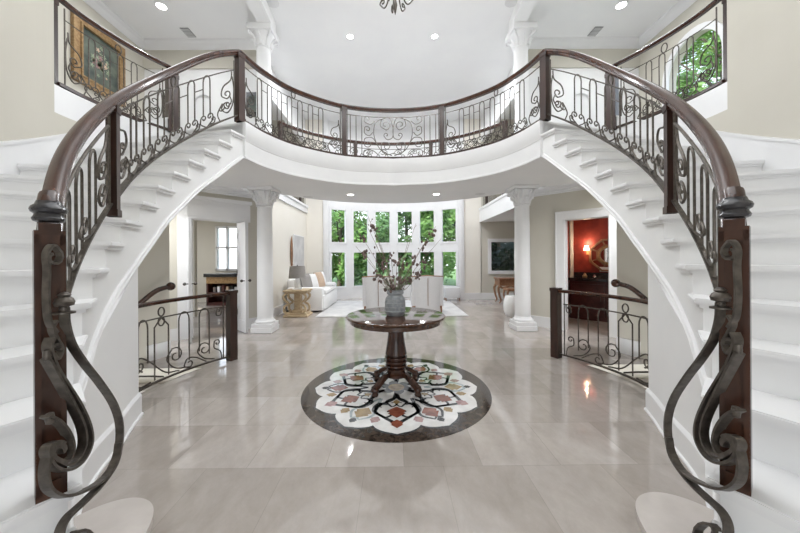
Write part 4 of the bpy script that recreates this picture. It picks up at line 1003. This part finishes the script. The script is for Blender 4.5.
# stems: tip px-like offsets (dx, dz) in metres
stems = [(-.36, 1.00, .1), (-.26, .92, -.1), (-.33, .70, .12), (-.20, .80, -.1), (-.14, .62, .15), (-.28, .52, -.15), (-.10, .40, 0), (-.20, .30, .1), (.42, .82, .1), (.36, .74, -.12), (.30, .62, .1), (.46, .68, 0), (.22, .86, .15), (.14, .70, -.1),
         (.20, .46, -.12), (.10, .40, .1), (.24, .30, .05), (.02, .44, -.1), (-.04, .50, .1), (.31, .42, .1), (-.12, .26, -.1), (.14, .24, .12), (-.38, .60, -.05)]
for i, (dx, dz, dy) in enumerate(stems):
    b0 = Vector((VX + dx * .06, VY + dy * .06, TZ + .06)); tp = Vector((VX + dx, VY + dy * .9, TZ + .13 + dz * .92)); md = b0.lerp(tp, .5) + Vector((-dx * .12, 0, dz * .05))
    md0 = Vector((VX + dx * .14, VY + dy * .12, TZ + .25)); m = MB(); bd = MB()
    P = catmull([b0, md0, md, tp], 6); m.tube(P, .0038, 5, .0014)
    tall = dz > .55
    for j in range(rnd.randint(3, 5) if tall else 3):
        tt = rnd.uniform(.5, 1.0); p = P[int(tt * (len(P) - 1))]
        q = p + Vector((rnd.uniform(-.04, .04), rnd.uniform(-.03, .03), rnd.uniform(0, .04))); m.tube([p, p.lerp(q, .5) + Vector((0, 0, .006)), q], .0015, 4)
        bd.sphere(q, rnd.uniform(.005, .009), 1, 1, rnd.uniform(1.1, 1.7), n=5)
    if not tall or i in (2, 3, 9, 10):
        for j in range(8):
            q = tp + Vector((rnd.uniform(-.03, .03), rnd.uniform(-.03, .03), rnd.uniform(-.06, .03))); bd.sphere(q, rnd.uniform(.008, .015), 1, 1, 1.3, n=5)
    st = m.obj('stem', M['stem'], t, False); o_ = bd.obj('seed_heads', M['budp' if i in (8, 12) else 'bud'], st, True); o_['kind'] = 'stuff'
for j in range(26):                                   # tuft of flowers in the mouth of the jar
    a = rnd.uniform(0, 2 * PI); r = rnd.uniform(.02, .13); z = TZ + .24 + rnd.uniform(0, .12) * (1.3 - r * 3)
    c = Vector((VX + r * math.cos(a), VY + r * math.sin(a), z)); m = MB().tube([(VX + .03 * math.cos(a), VY + .03 * math.sin(a), TZ + .2), c], .002, 4)
    rr0 = rnd.uniform(.010, .018); m.sphere(c, rr0, 1, 1, 1.3, n=6)
    for q in range(5): m.add([c, c + Vector((math.cos(q * 1.26) * rr0 * 1.6, math.sin(q * 1.26) * rr0 * 1.6, rr0 * .6)), c + Vector((math.cos(q * 1.26 + .6) * rr0 * 1.6, math.sin(q * 1.26 + .6) * rr0 * 1.6, rr0 * .9))], [(0, 1, 2)])
    m.obj('flower', M['bud' if j % 4 else 'budp'], t, True)
lf = MB()
for j in range(30):
    a = rnd.uniform(0, 2 * PI); e = rnd.uniform(.12, .22); b0 = Vector((VX + .03 * math.cos(a), VY + .03 * math.sin(a), TZ + .23)); d = Vector((math.cos(a) * e, math.sin(a) * e, rnd.uniform(.02, .2)))
    s_ = Vector((-math.sin(a), math.cos(a), 0)) * .009; mid = b0 + d * .5 + Vector((0, 0, .03))
    lf.add([b0, mid + s_, b0 + d, mid - s_], [(0, 1, 2, 3)])
lf.obj('leaves', M['leafg'], t)['kind'] = 'stuff'

# ------------------------------------------------------------------ living room furniture
tag(MB().box(-1.75, 1.65, 6.75, 9.25, .0005, .012, .004).obj('area_rug', M['rug']), 'pale patterned rug on the living room floor beneath the armchairs', 'rug')
def wing_chair(x, y, label):
    t = thing('wingback_chair', label, 'chair', (x, y, 0.012), group='wingback chairs behind the table')
    w, h = .36, .86; z0 = .012
    # back: curved shell; seen from behind
    rows = []
    for j in range(9):
        z = .07 + (h - .07) * j / 8; wz = w * (.86 + .16 * j / 8); row = []
        for i in range(17):
            s_ = -1 + 2 * i / 16; zz = z + (.03 * (1 - abs(s_)) if j == 8 else 0); row.append((x + wz * s_, y + .10 * abs(s_) ** 2.2 + .02, zz))
        rows.append(row)
    m = MB(); m.grid(rows); rows2 = [[(p[0] * 1 - (p[0] - x) * .12, p[1] + .09, p[2] - (.02 if j == 8 else 0)) for p in r] for j, r in enumerate(rows)]
    m.grid(rows2); m.grid([rows[-1], rows2[-1]]); m.grid([rows[0], rows2[0]]); m.grid([[r[0] for r in rows], [r[0] for r in rows2]]); m.grid([[r[-1] for r in rows], [r[-1] for r in rows2]])
    m.obj('back', M['greylinen'], t, True)
    m = MB(); topl = [Vector(p) + Vector((0, .03, .008)) for p in rows[-1]]; m.tube(topl, .014, 8)
    m.tube([Vector(r[0]) + Vector((0, .02, 0)) for r in rows], .010, 8); m.tube([Vector(r[-1]) + Vector((0, .02, 0)) for r in rows], .010, 8)
    m.obj('wood_frame', M['walnut'], t, True)
    m = MB()
    for s_ in (-.0,): m.tube([(x + .002, y + .015, .22), (x + .002, y + .012, .84)], .006, 6)
    m.obj('centre_seam', M['walnut'], t)
    for sg in (-1, 1):
        m = MB(); 
        pr_ = [(y + .08, .20), (y + .62, .20), (y + .62, .52), (y + .40, .56), (y + .30, .64), (y + .22, .84), (y + .10, .84)]
        xa, xb = x + sg * (w - .07), x + sg * (w + .0); n = len(pr_)
        m.add([(xa, p[0], p[1]) for p in pr_] + [(xb, p[0], p[1]) for p in pr_], [tuple(range(n)), tuple(range(n, 2 * n))] + [(i, (i + 1) % n, n + (i + 1) % n, n + i) for i in range(n)])
        m.obj('wing_arm', M['greylinen'], t)
    MB().box(x - w + .07, x + w - .07, y + .12, y + .64, .20, .44, .03).obj('seat', M['greylinen'], t, True)
    for sx_ in (-1, 1):
        for yy in (y + .06, y + .58):
            MB().tube([(x + sx_ * (w - .06), yy, .21), (x + sx_ * (w - .05), yy, .1), (x + sx_ * (w - .055), yy, z0 + .001)], .026, 8, .014).obj('leg', M['walnut'], t, True)
wing_chair(-.36, 6.85, 'pale grey wingback chair with wooden edging, left of the vase'); wing_chair(.76, 6.85, 'pale grey wingback chair with wooden edging, right of the vase')

# sofa against the left wall
t = thing('sofa', 'white slipcovered sofa with cushions along the left living room wall', 'sofa', (-2.1, 8.2, .012))
MB().box(-2.55, -1.70, 7.40, 9.10, .03, .40, .03).obj('base', M['linen'], t, True)
MB().box(-2.62, -2.35, 7.42, 9.08, .38, .80, .06).obj('backrest', M['linen'], t, True)
for y0 in (7.36, 8.94): MB().box(-2.60, -1.72, y0, y0 + .2, .03, .60, .06).obj('arm', M['linen'], t, True)
for y0 in (7.57, 8.27): MB().box(-2.36, -1.68, y0, y0 + .68, .40, .52, .05).obj('seat_cushion', M['linen'], t, True)
def pillow(x, y, z, s_, mt, label, rx=0.0, rz=0.0):
    bm = bmesh.new(); bmesh.ops.create_cube(bm, size=1); bmesh.ops.subdivide_edges(bm, edges=bm.edges[:], cuts=5, use_grid_fill=True)
    for vv in bm.verts:
        a_, b_ = vv.co.x * 2, vv.co.z * 2; puff = max(0, (1 - a_ ** 4)) * max(0, (1 - b_ ** 4)); vv.co.y *= .08 + .30 * puff ** .5; 
    rot = Matrix.Rotation(rz, 4, 'Z') @ Matrix.Rotation(rx, 4, 'X')
    for vv in bm.verts: vv.co = rot @ (vv.co * s_) + Vector((x, y, z))
    o = new_obj('cushion', [q.co.copy() for q in bm.verts], [[q.index for q in f.verts] for f in bm.faces], mt, None, True); bm.free(); tag(o, label, 'cushion', 'cushions on the sofa')
pillow(-2.22, 7.72, .72, .40, M['shade'], 'grey cushion at the near end of the white sofa, behind the lamp', -.3, 1.2)
pillow(-2.12, 7.98, .71, .38, M['linen'], 'white cushion on the sofa between the grey and the tan one', -.3, 1.3)
pillow(-2.05, 8.38, .72, .42, M['tan'], 'tan cushion in the middle of the white sofa', -.3, 1.35)
pillow(-2.10, 8.78, .72, .40, M['linen'], 'white cushion at the far end of the sofa', -.3, 1.3)
tag(MB().box(-1.98, -1.69, 8.55, 8.95, .521, .57, .015).obj('folded_throw', M['greylinen'], None, True), 'folded pale throw on the far seat of the white sofa', 'throw')
# end table
t = thing('end_table', 'weathered oak end table with scrolled sides beside the white sofa', 'table', (-2.18, 6.95, 0))
MB().box(-2.46, -1.92, 6.74, 7.20, .56, .60, .01).box(-2.43, -1.95, 6.77, 7.17, .52, .56).obj('tabletop', M['oak'], t)
MB().box(-2.46, -1.92, 6.74, 7.20, .0, .05, .01).box(-2.43, -1.95, 6.77, 7.17, .05, .08).obj('plinth', M['oak'], t)
for x0 in (-2.40, -2.02):
    for yy in (6.79, 7.10):
        sg = -1 if x0 < -2.2 else 1
        m = MB(); m.sweep(catmull([(x0, yy, .08), (x0 + sg * .05, yy, .15), (x0 + sg * .03, yy, .24), (x0 - sg * .05, yy, .30), (x0 + sg * .03, yy, .38), (x0 + sg * .06, yy, .46), (x0, yy, .53)], 5), [(-.03, -.02), (-.03, .02), (.03, .02), (.03, -.02)], fixed=(0, 1, 0))
        m.obj('leg', M['oak'], t)
MB().box(-2.26, -2.12, 6.90, 7.04, .08, .52).box(-2.30, -2.08, 6.88, 7.06, .08, .14).obj('centre_post', M['oak'], t)
t = thing('table_lamp', 'table lamp with grey drum shade on the oak end table', 'lamp', (-2.20, 6.95, .60))
MB().box(-2.29, -2.11, 6.88, 7.02, .60, .63, .005).lathe([(.05, .03), (.06, .06), (.07, .12), (.06, .20), (.03, .25), (.015, .27), (.012, .34)], (-2.20, 6.95, .60), 24).obj('lamp_base', M['ceramic'], t, True)
MB().lathe([(.19, .86), (.165, 1.13), (.16, 1.13), (.185, .86)], (-2.20, 6.95, 0), 32, False).obj('lamp_shade', M['shade'], t, True)
MB().lathe([(.004, 1.10), (.012, 1.14), (.001, 1.17)], (-2.20, 6.95, 0), 8).tube([(-2.36, 6.95, 1.09), (-2.04, 6.95, 1.09)], .003).tube([(-2.20, 6.95, .9), (-2.20, 6.95, 1.1)], .005).obj('harp', M['hinge'], t)
# wall hangings
tag(MB().lathe([(.001, 0), (.03, .03), (.025, .1), (.035, .3), (.028, .6), (.02, .68), (.012, .74), (.001, .80)], (-2.66, 7.95, 1.10), 12).obj('wall_carving', M['walnut'], None, True), 'tall thin carved brown ornament on the cream wall above the end table', 'wall ornament')
t = thing('wall_art', 'large pale abstract canvas hanging above the white sofa', 'picture', (-2.69, 8.6, 1.5))
MB().box(-2.695, -2.665, 8.15, 9.05, 1.02, 1.95).obj('stretcher', M['trim'], t); MB().box(-2.665, -2.655, 8.17, 9.03, 1.04, 1.93).obj('canvas', M['rug'], t)
# bench under the right bay window, console, stool
t = thing('window_bench', 'small pale upholstered bench under the far right bay window', 'bench', (1.72, 9.15, 0))
MB().box(1.50, 1.98, 9.0, 9.30, .10, .42, .03).obj('seat', M['greylinen'], t, True)
for a_, b_ in ((1.54, 9.04), (1.94, 9.04), (1.54, 9.26), (1.94, 9.26)): MB().tube([(a_, b_, .11), (a_, b_, 0.001)], .02, 8, .014).obj('leg', M['walnut'], t)
t = thing('console_table', 'carved brown console table with curved legs in the right alcove', 'table', (3.2, 8.7, 0))
m = MB().box(2.92, 3.62, 8.50, 8.95, .68, .72, .008).box(2.95, 3.59, 8.53, 8.92, .50, .68); m.tube(catmull([(2.96, 8.52, .50), (3.05, 8.52, .44), (3.27, 8.52, .50), (3.49, 8.52, .44), (3.58, 8.52, .5)], 5), .03, 6); m.obj('table_body', M['walnut'], t)
for a_, b_ in ((2.98, 8.55), (3.56, 8.55), (2.98, 8.9), (3.56, 8.9)):
    sg = -1 if a_ < 3.2 else 1
    MB().tube(catmull([(a_, b_, .52), (a_ + sg * .05, b_, .42), (a_ + sg * .02, b_, .22), (a_ - sg * .02, b_, .08), (a_ + sg * .03, b_, .012)], 5), .038, 8, .018).obj('leg', M['walnut'], t, True)
t = thing('carved_stool', 'small carved brown stool in front of the console table', 'stool', (3.1, 8.1, 0))
MB().box(2.98, 3.34, 8.0, 8.34, .40, .47, .02).obj('seat', M['walnut'], t)
for a_, b_ in ((3.01, 8.03), (3.31, 8.03), (3.01, 8.31), (3.31, 8.31)): MB().tube(catmull([(a_, b_, .41), (a_ - .02, b_, .28), (a_ + .02, b_, .12), (a_, b_, .003)], 4), .028, 8, .015).obj('leg', M['walnut'], t, True)
tag(MB().lathe([(.0001, .0), (.13, .0), (.15, .02), (.185, .12), (.19, .23), (.18, .34), (.15, .43), (.13, .455), (.0001, .46)], (2.62, 6.75, .0), 32).obj('garden_stool', M['ceramic'], None, True), 'white drum-shaped garden stool just behind the right column', 'stool')
# gallery rails seen above the living room
for S, zf in ((-1, 2.92), (1, 2.82)):
    t = thing('gallery_balustrade', 'iron gallery railing high on the %s wall of the living room' % SIDE[S], 'balustrade', (S * 2.75, 8.0, zf), group='living room gallery railings')
    gp = Path([(2.75, 6.3, zf + .04), (2.75, 7.4, zf + .04), (2.75, 8.4, zf + .04), (2.75, YE - .05, zf + .04)], 3)
    mir(MB().sweep([p + Vector((0, 0, .8)) for p in gp.p], [(-.03, -.02), (-.03, .02), (.03, .02), (.03, -.02)]), S).obj('handrail', M['wood'], t)
    mir(MB().sweep(gp.p, [(-.012, -.012), (-.012, .01), (.012, .01), (.012, -.012)]), S).obj('shoe_rail', M['iron'], t)
    for k in range(2): spost(2.75, 7.6 + k * 1.4, zf, zf + .84, .03, 0, S, t)
    for k in range(16):
        m = MB(); m.tube(put(dens(hairpin(.1 + k * .19, .09, 0, 0, .7)), gp), .008, 5); mir(m, S).obj('baluster', M['iron'], t, True)

# ------------------------------------------------------------------ french doors (left)
def leaf(hx, hy, dx, dy, wd, ht, label, knob_at):
    t = thing('door_leaf', label, 'door', (hx, hy, 0), group='white french doors')
    d = Vector((dx, dy, 0)).normalized(); n_ = Vector((-d.y, d.x, 0)); th = .02
    def bx(m, a0, a1, z0, z1, n0=-th, n1=th):
        ps = [Vector((hx, hy, 0)) + d * a + n_ * b for a, b in ((a0, n0), (a1, n0), (a1, n1), (a0, n1))]; m.prism([(p.x, p.y) for p in ps], z0, z1)
    m = MB(); bx(m, 0, wd, .01, ht, -th * .5, th * .5); bx(m, 0, .07, .01, ht); bx(m, wd - .07, wd, .01, ht); bx(m, .07, wd - .07, .01, .22); bx(m, .07, wd - .07, ht - .12, ht); bx(m, .07, wd - .07, .84, .96)
    m.obj('panel', M['trim'], t)
    p = Vector((hx, hy, 0)) + d * (wd - .04)
    for sg in (-1, 1): MB().tube([p + n_ * sg * .02 + Vector((0, 0, .92)), p + n_ * sg * .06 + Vector((0, 0, .92))], .008, 8).sphere(p + n_ * sg * .07 + Vector((0, 0, .92)), .025, n=8).obj('knob', M['hinge'], t, True)
    m = MB()
    for z in (.35, 1.05, 1.72):
        q_ = Vector((hx, hy, z)); m.box(q_.x - .012, q_.x + .012, q_.y - .03, q_.y + .01, z - .05, z + .05)
    m.obj('hinge', M['hinge'], t)
leaf(-2.84, 5.575, .27, -.25, .38, 1.95, 'white french door leaf standing open beside the left column', 1)
leaf(-3.36, 5.03, .235, -.34, .39, 1.95, 'white french door leaf seen edge-on at the left side of the doorway', 1)
t = thing('sideboard', 'dark sideboard with books on its shelves, beyond the french doors', 'sideboard', (-4.4, 8.6, 0))
MB().box(-5.3, -3.9, 8.5, 9.0, .80, .90, .01).obj('top', M['blackstone'], t); MB().box(-5.25, -3.95, 8.55, 9.0, .62, .80).obj('drawer_front', M['gold'], t)
MB().box(-5.25, -3.95, 8.95, 9.0, 0, .62).box(-5.25, -5.2, 8.55, 9, 0, .62).box(-4.0, -3.95, 8.55, 9, 0, .62).box(-5.25, -3.95, 8.55, 9.0, 0, .08).box(-5.25, -3.95, 8.55, 9.0, .33, .37).obj('shelf', M['cabinet'], t)
for k, (nm_, mm_) in enumerate((('tall dark speckled', 'books'), ('short white', 'ceramic'), ('dark red', 'cabinet'), ('tan', 'tan'), ('black', 'blackstone'), ('pale grey', 'greylinen'), ('brown', 'walnut'), ('gilt', 'gold'))):
    hh = .14 + .06 * ((k * 7) % 5) / 5
    tag(MB().box(-5.1 + k * .12, -5.1 + k * .12 + .07, 8.62, 8.85, .3705, .3705 + hh).obj('book', M[mm_]), nm_ + ' book standing on the sideboard shelf beyond the french doors', 'book', 'books on the sideboard shelf')

# ------------------------------------------------------------------ powder room things
def pth(name, label, cat, tt, oo, z, group=None): q = P3(tt, oo, z); return thing(name, label, cat, q, group=group)
def pxf(m): return m.xf(lambda q: P3(q.x, q.y, q.z))
t = pth('vanity', 'dark vanity cabinet with black stone top in the red powder room', 'cabinet', .9, 1.5, 0)
pxf(MB().box(-.15, 1.8, 1.22, PD - .005, .80, .86, .005).box(-.15, 1.8, PD - .03, PD - .005, .86, .96)).obj('worktop', M['blackstone'], t)
pxf(MB().box(-.12, 1.78, 1.27, PD - .01, 0.002, .80)).obj('body', M['cabinet'], t)
for k in range(3):
    dd = pxf(MB().box(-.08 + k * .62, .50 + k * .62, 1.25, 1.27, .08, .74)).obj('door', M['cabinet'], t); pxf(MB().tube([(.44 + k * .62, 1.245, .4), (.44 + k * .62, 1.245, .5)], .006)).obj('handle', M['iron'], dd)
mt_, mz = .53, 1.33
t = pth('octagonal_mirror', 'octagonal carved wood mirror on the red powder room wall', 'mirror', mt_, PD - .02, mz)
def octr(r0, r1, y0, y1, n=8, ph=PI / 8):
    m = MB(); v = []
    for r_, y_ in ((r0, y0), (r1, y0), (r1, y1), (r0, y1)): v.append([(mt_ + r_ * math.cos(ph + 2 * PI * i / n) * 1.12, y_, mz + r_ * math.sin(ph + 2 * PI * i / n)) for i in range(n + 1)])
    m.grid(v + [v[0]]); return pxf(m)
octr(.20, .24, PD - .07, PD - .002).obj('inner_frame', M['walnut'], t); octr(.33, .37, PD - .05, PD - .002).obj('outer_frame', M['walnut'], t); 
octr(.16, .20, PD - .08, PD - .002, 32, 0).obj('inner_ring', M['gold'], t, True)
for i in range(8):
    a = 2 * PI * i / 8 + PI / 8; pxf(MB().tube([(mt_ + .22 * math.cos(a) * 1.12, PD - .03, mz + .22 * math.sin(a)), (mt_ + .35 * math.cos(a) * 1.12, PD - .03, mz + .35 * math.sin(a))], .014, 6)).obj('strut', M['walnut'], t)
m = MB(); m.add([(mt_ + .165 * math.cos(2 * PI * i / 32) * 1.12, PD - .045, mz + .165 * math.sin(2 * PI * i / 32)) for i in range(32)], [tuple(range(32))]); pxf(m).obj('mirror_glass', M['mirror'], t)
st_, sz = .11, 1.46
t = pth('wall_sconce', 'lit wall sconce with pale shade on the red powder room wall', 'wall light', st_, PD - .02, sz)
pxf(MB().box(st_ - .025, st_ + .025, PD - .02, PD - .002, sz - .12, sz + .02).tube([(st_, PD - .02, sz - .06), (st_, PD - .08, sz - .08), (st_, PD - .10, sz - .02)], .007)).obj('arm', M['gold'], t)
pxf(MB().lathe([(.055, -.02), (.035, .08), (.033, .08), (.052, -.02)], (st_, PD - .10, sz), 20)).obj('shade', M['sconceglow'], t, True)
d = bpy.data.lights.new('sconce_lamp', 'POINT'); d.energy = 2.5; d.color = (1, .75, .5); d.shadow_soft_size = .03; o = bpy.data.objects.new('sconce_lamp', d); COL.objects.link(o); o.location = P3(st_, PD - .11, sz + .14)
tag(pxf(MB().box(.34, .66, PD - .045, PD - .03, .98, 1.08)).obj('hand_towel', M['linen']), 'small white folded towels standing behind the powder room counter', 'towel')
for k, (a_, s_) in enumerate(((.12, .05), (.30, .035), (.60, .04), (.78, .05), (1.0, .04))):
    q = P3(a_, 1.45, .8605)
    tag(MB().lathe([(.0001, 0), (s_ * .8, 0), (s_, s_ * .6), (s_ * .5, s_ * 1.4), (s_ * .35, s_ * 1.9), (.0001, s_ * 2)], q, 16).obj('bottle', M[['gold', 'mirror', 'ceramic', 'gold', 'mirror'][k]], None, True),
        ['squat gilt bottle at the left end of the powder room counter', 'silver bottle beside the squat gilt bottle on the powder counter', 'white jar in the middle of the powder room counter', 'gilt bottle to the right of the white jar on the powder counter', 'silver bottle at the right end of the powder room counter'][k], 'bottle', 'bottles on the powder room counter')

# ------------------------------------------------------------------ pictures upstairs
t = thing('framed_painting', 'floral still-life painting in a wide gilt frame, left upper hall wall', 'painting', (-4.94, 5.25, 4.65))
y0, y1, z0, z1 = 4.72, 5.62, 4.10, 5.16
fr = MB(); w_ = .13
for (a0, a1, b0, b1) in ((y0, y1, z0, z0 + w_), (y0, y1, z1 - w_, z1), (y0, y0 + w_, z0 + w_, z1 - w_), (y1 - w_, y1, z0 + w_, z1 - w_)): fr.box(-4.957, -4.90, a0, a1, b0, b1)
for (a0, a1, b0, b1) in ((y0 + .1, y1 - .1, z0 + .1, z0 + w_), (y0 + .1, y1 - .1, z1 - w_, z1 - .1), (y0 + .1, y0 + w_, z0 + w_, z1 - w_), (y1 - w_, y1 - .1, z0 + w_, z1 - w_)): fr.box(-4.8999, -4.885, a0, a1, b0, b1)
fr.sphere((-4.92, (y0 + y1) / 2, z1 + .01), .05, .5, 2.4, 1, 8); fr.obj('frame', M['gold'], t)
MB().box(-4.95, -4.93, y0 + w_, y1 - w_, z0 + w_, z1 - w_).obj('canvas', M['canvas'], t)
rr = random.Random(3); 
for nm, mt2, cnt, sz_ in (('painted_leaves', 'leafg', 22, .05), ('painted_blooms', 'tan', 12, .045), ('painted_rose', 'm_rose', 7, .05)):
    m = MB()
    for k in range(cnt):
        a_ = rr.uniform(0, 2 * PI); r_ = rr.uniform(0, .2); yy = 5.17 + r_ * math.cos(a_) * .9; zz = 4.62 + r_ * math.sin(a_) * 1.3; s_ = rr.uniform(.5, 1) * sz_
        m.add([(-4.929 + .0006 * (cnt % 5), yy + s_ * (.7 + .3 * math.cos(5 * b)) * math.cos(b), zz + s_ * (.7 + .3 * math.cos(5 * b)) * math.sin(b)) for b in [2 * PI * i / 20 for i in range(20)]], [tuple(range(20))])
    m.obj(nm, M[mt2], t)
t = thing('small_framed_picture', 'small black framed picture behind the left balcony corner post', 'picture', (-2.8, 6.1, 4.4))
MB().box(-2.92, -2.66, 6.085, 6.118, 4.15, 4.62).obj('frame', M['black'], t); MB().box(-2.87, -2.71, 6.08, 6.086, 4.22, 4.55).obj('print', M['canvas'], t)

# ------------------------------------------------------------------ chandelier (only its lower tip is in view)
CX_, CY_ = .03, 3.10
t = thing('chandelier', 'iron and crystal chandelier, only its lower tip showing at the top', 'chandelier', (CX_, CY_, CEIL))
MB().lathe([(.001, 3.77), (.010, 3.80), (.022, 3.87), (.012, 3.92), (.030, 3.95), (.034, 3.99), (.014, 4.04), (.02, 4.3), (.05, 4.4), (.03, 4.6), (.012, 4.7), (.008, 5.3), (.008, 5.55), (.06, 5.56), (.07, 5.60)], (CX_, CY_, 0), 20).obj('stem', M['iron'], t, True)
for k in range(8):
    a = 2 * PI * k / 8 + .2; f = lambda r, z: (CX_ + r * math.cos(a), CY_ + r * math.sin(a), z)
    m = MB(); m.tube([f(*p) for p in curl([(.03, 4.25), (.08, 3.98), (.13, 3.90), (.19, 3.96)], (.155, 3.965), .9, 1)], .007, 6); m.obj('lower_scroll', M['iron'], t, True)
    m = MB(); m.tube([f(*p) for p in [(.03, 4.42), (.15, 4.30), (.32, 4.28), (.44, 4.38), (.46, 4.46)]], .009, 6).lathe([(.001, 0), (.04, .01), (.045, .02)], f(.46, 4.46), 12); ar_ = m.obj('arm', M['iron'], t, True)
    MB().lathe([(.014, 0), (.014, .09), (.001, .10)], f(.46, 4.48), 10).obj('candle', M['glow'], ar_, True)
    m = MB()
    for (r_, z_) in ((.32, 4.22), (.44, 4.34)): m.lathe([(.001, -.05), (.009, -.03), (.011, -.012), (.001, 0)], f(r_, z_), 6)
    m.obj('crystal', M['crystal'], t)
    if k % 2 == 0:
        d = bpy.data.lights.new('chandelier_lamp', 'POINT'); d.energy = 12; d.shadow_soft_size = .12; d.color = (.97, .985, 1); o = bpy.data.objects.new('chandelier_lamp', d); COL.objects.link(o); o.location = f(.46, 4.68)

# ------------------------------------------------------------------ outside
struct(MB().box(-30, 30, 12.01, 45, -.5, -.3).obj('ground_lawn', M['lawn'])); struct(MB().box(5.2, 30, -10, 12, -.5, -.3).obj('ground_side', M['lawn']))
def tree(x, y, z0, h, r, n, mt, label, seed, sx=.11):
    rd = random.Random(seed); t = thing('tree', label, 'tree', (x, y, z0), group='trees outside the windows')
    m = MB(); m.tube([(x, y, z0), (x + .1, y, z0 + h * .4), (x, y + .1, z0 + h * .8)], r * .07, 8, r * .03)
    for k in range(6):
        a = rd.uniform(0, 2 * PI); m.tube([(x, y, z0 + h * (.3 + .08 * k)), (x + r * .7 * math.cos(a), y + r * .7 * math.sin(a), z0 + h * (.45 + .08 * k))], r * .025, 5, r * .01)
    m.obj('trunk', M['bark'], t, True)
    cl = [(rd.uniform(-.75, .75) * r, rd.uniform(-.75, .75) * r, rd.uniform(.12, .95) * h, rd.uniform(.25, .45) * r) for _ in range(26)]
    v = []; f = []
    for i in range(n):
        c = cl[i % len(cl)]; a = rd.uniform(0, 2 * PI); b = math.acos(rd.uniform(-1, 1)); rr_ = c[3] * rd.uniform(.6, 1.05)
        p = Vector((x + c[0] + rr_ * math.sin(b) * math.cos(a), y + c[1] + rr_ * math.sin(b) * math.sin(a), z0 + c[2] + rr_ * math.cos(b)))
        d1 = Vector((rd.gauss(0, 1), rd.gauss(0, 1), rd.gauss(0, .6))).normalized(); d2 = d1.orthogonal().normalized(); s_ = sx * rd.uniform(.6, 1.2)
        k = len(v); v += [p - d1 * s_, p + d2 * s_ * .5, p + d1 * s_, p - d2 * s_ * .5]; f.append((k, k + 1, k + 2, k + 3))
    me = bpy.data.meshes.new('crown'); me.from_pydata([tuple(q) for q in v], [], f); me.materials.append(mt); o = bpy.data.objects.new('crown', me); COL.objects.link(o); o.parent = t; o.matrix_parent_inverse = parent_world(t).inverted()
TR = [(-2.8, 15.6, 5.5, 1.9, 'A', 'bright leafy tree behind the leftmost bay window'), (-1.2, 16.6, 6, 2.0, 'B', 'deep green tree behind the left middle bay windows'), (.6, 15.8, 5.5, 1.8, 'B', 'deep green tree straight behind the vase'),
      (2.3, 15.4, 5.5, 1.9, 'A', 'bright leafy tree behind the right bay windows'), (4.2, 17.0, 7, 2.2, 'A', 'tall bright tree at the far right of the bay view'), (-4.6, 18, 7, 2.6, 'B', 'tall deep green tree at the far left of the bay view'),
      (0.0, 20, 8, 4.0, 'B', 'broad dark tree farthest behind the bay windows')]
for i, (x, y, h, r, c, lb) in enumerate(TR): tree(x, y, -.3, h, r, 6500, M['leaf' + c], lb, 20 + i, .12 if c == 'A' else .13)
for i, (x, y, h, r, c, lb) in enumerate([(8.3, 7.6, 10.5, 1.8, 'A', 'bright leafy tree filling the arched upper window'), (9.6, 10.8, 11.5, 2.2, 'A', 'taller leafy tree farther off behind the arched upper window')]): tree(x, y, -.3, h, r, 12000, M['leafA'], lb, 50 + i, .13)
tree(3.9, 11.3, -.3, 3.0, 1.45, 11000, M['leafC'], 'dark evergreen shrub outside the small alcove window', 77, .12)
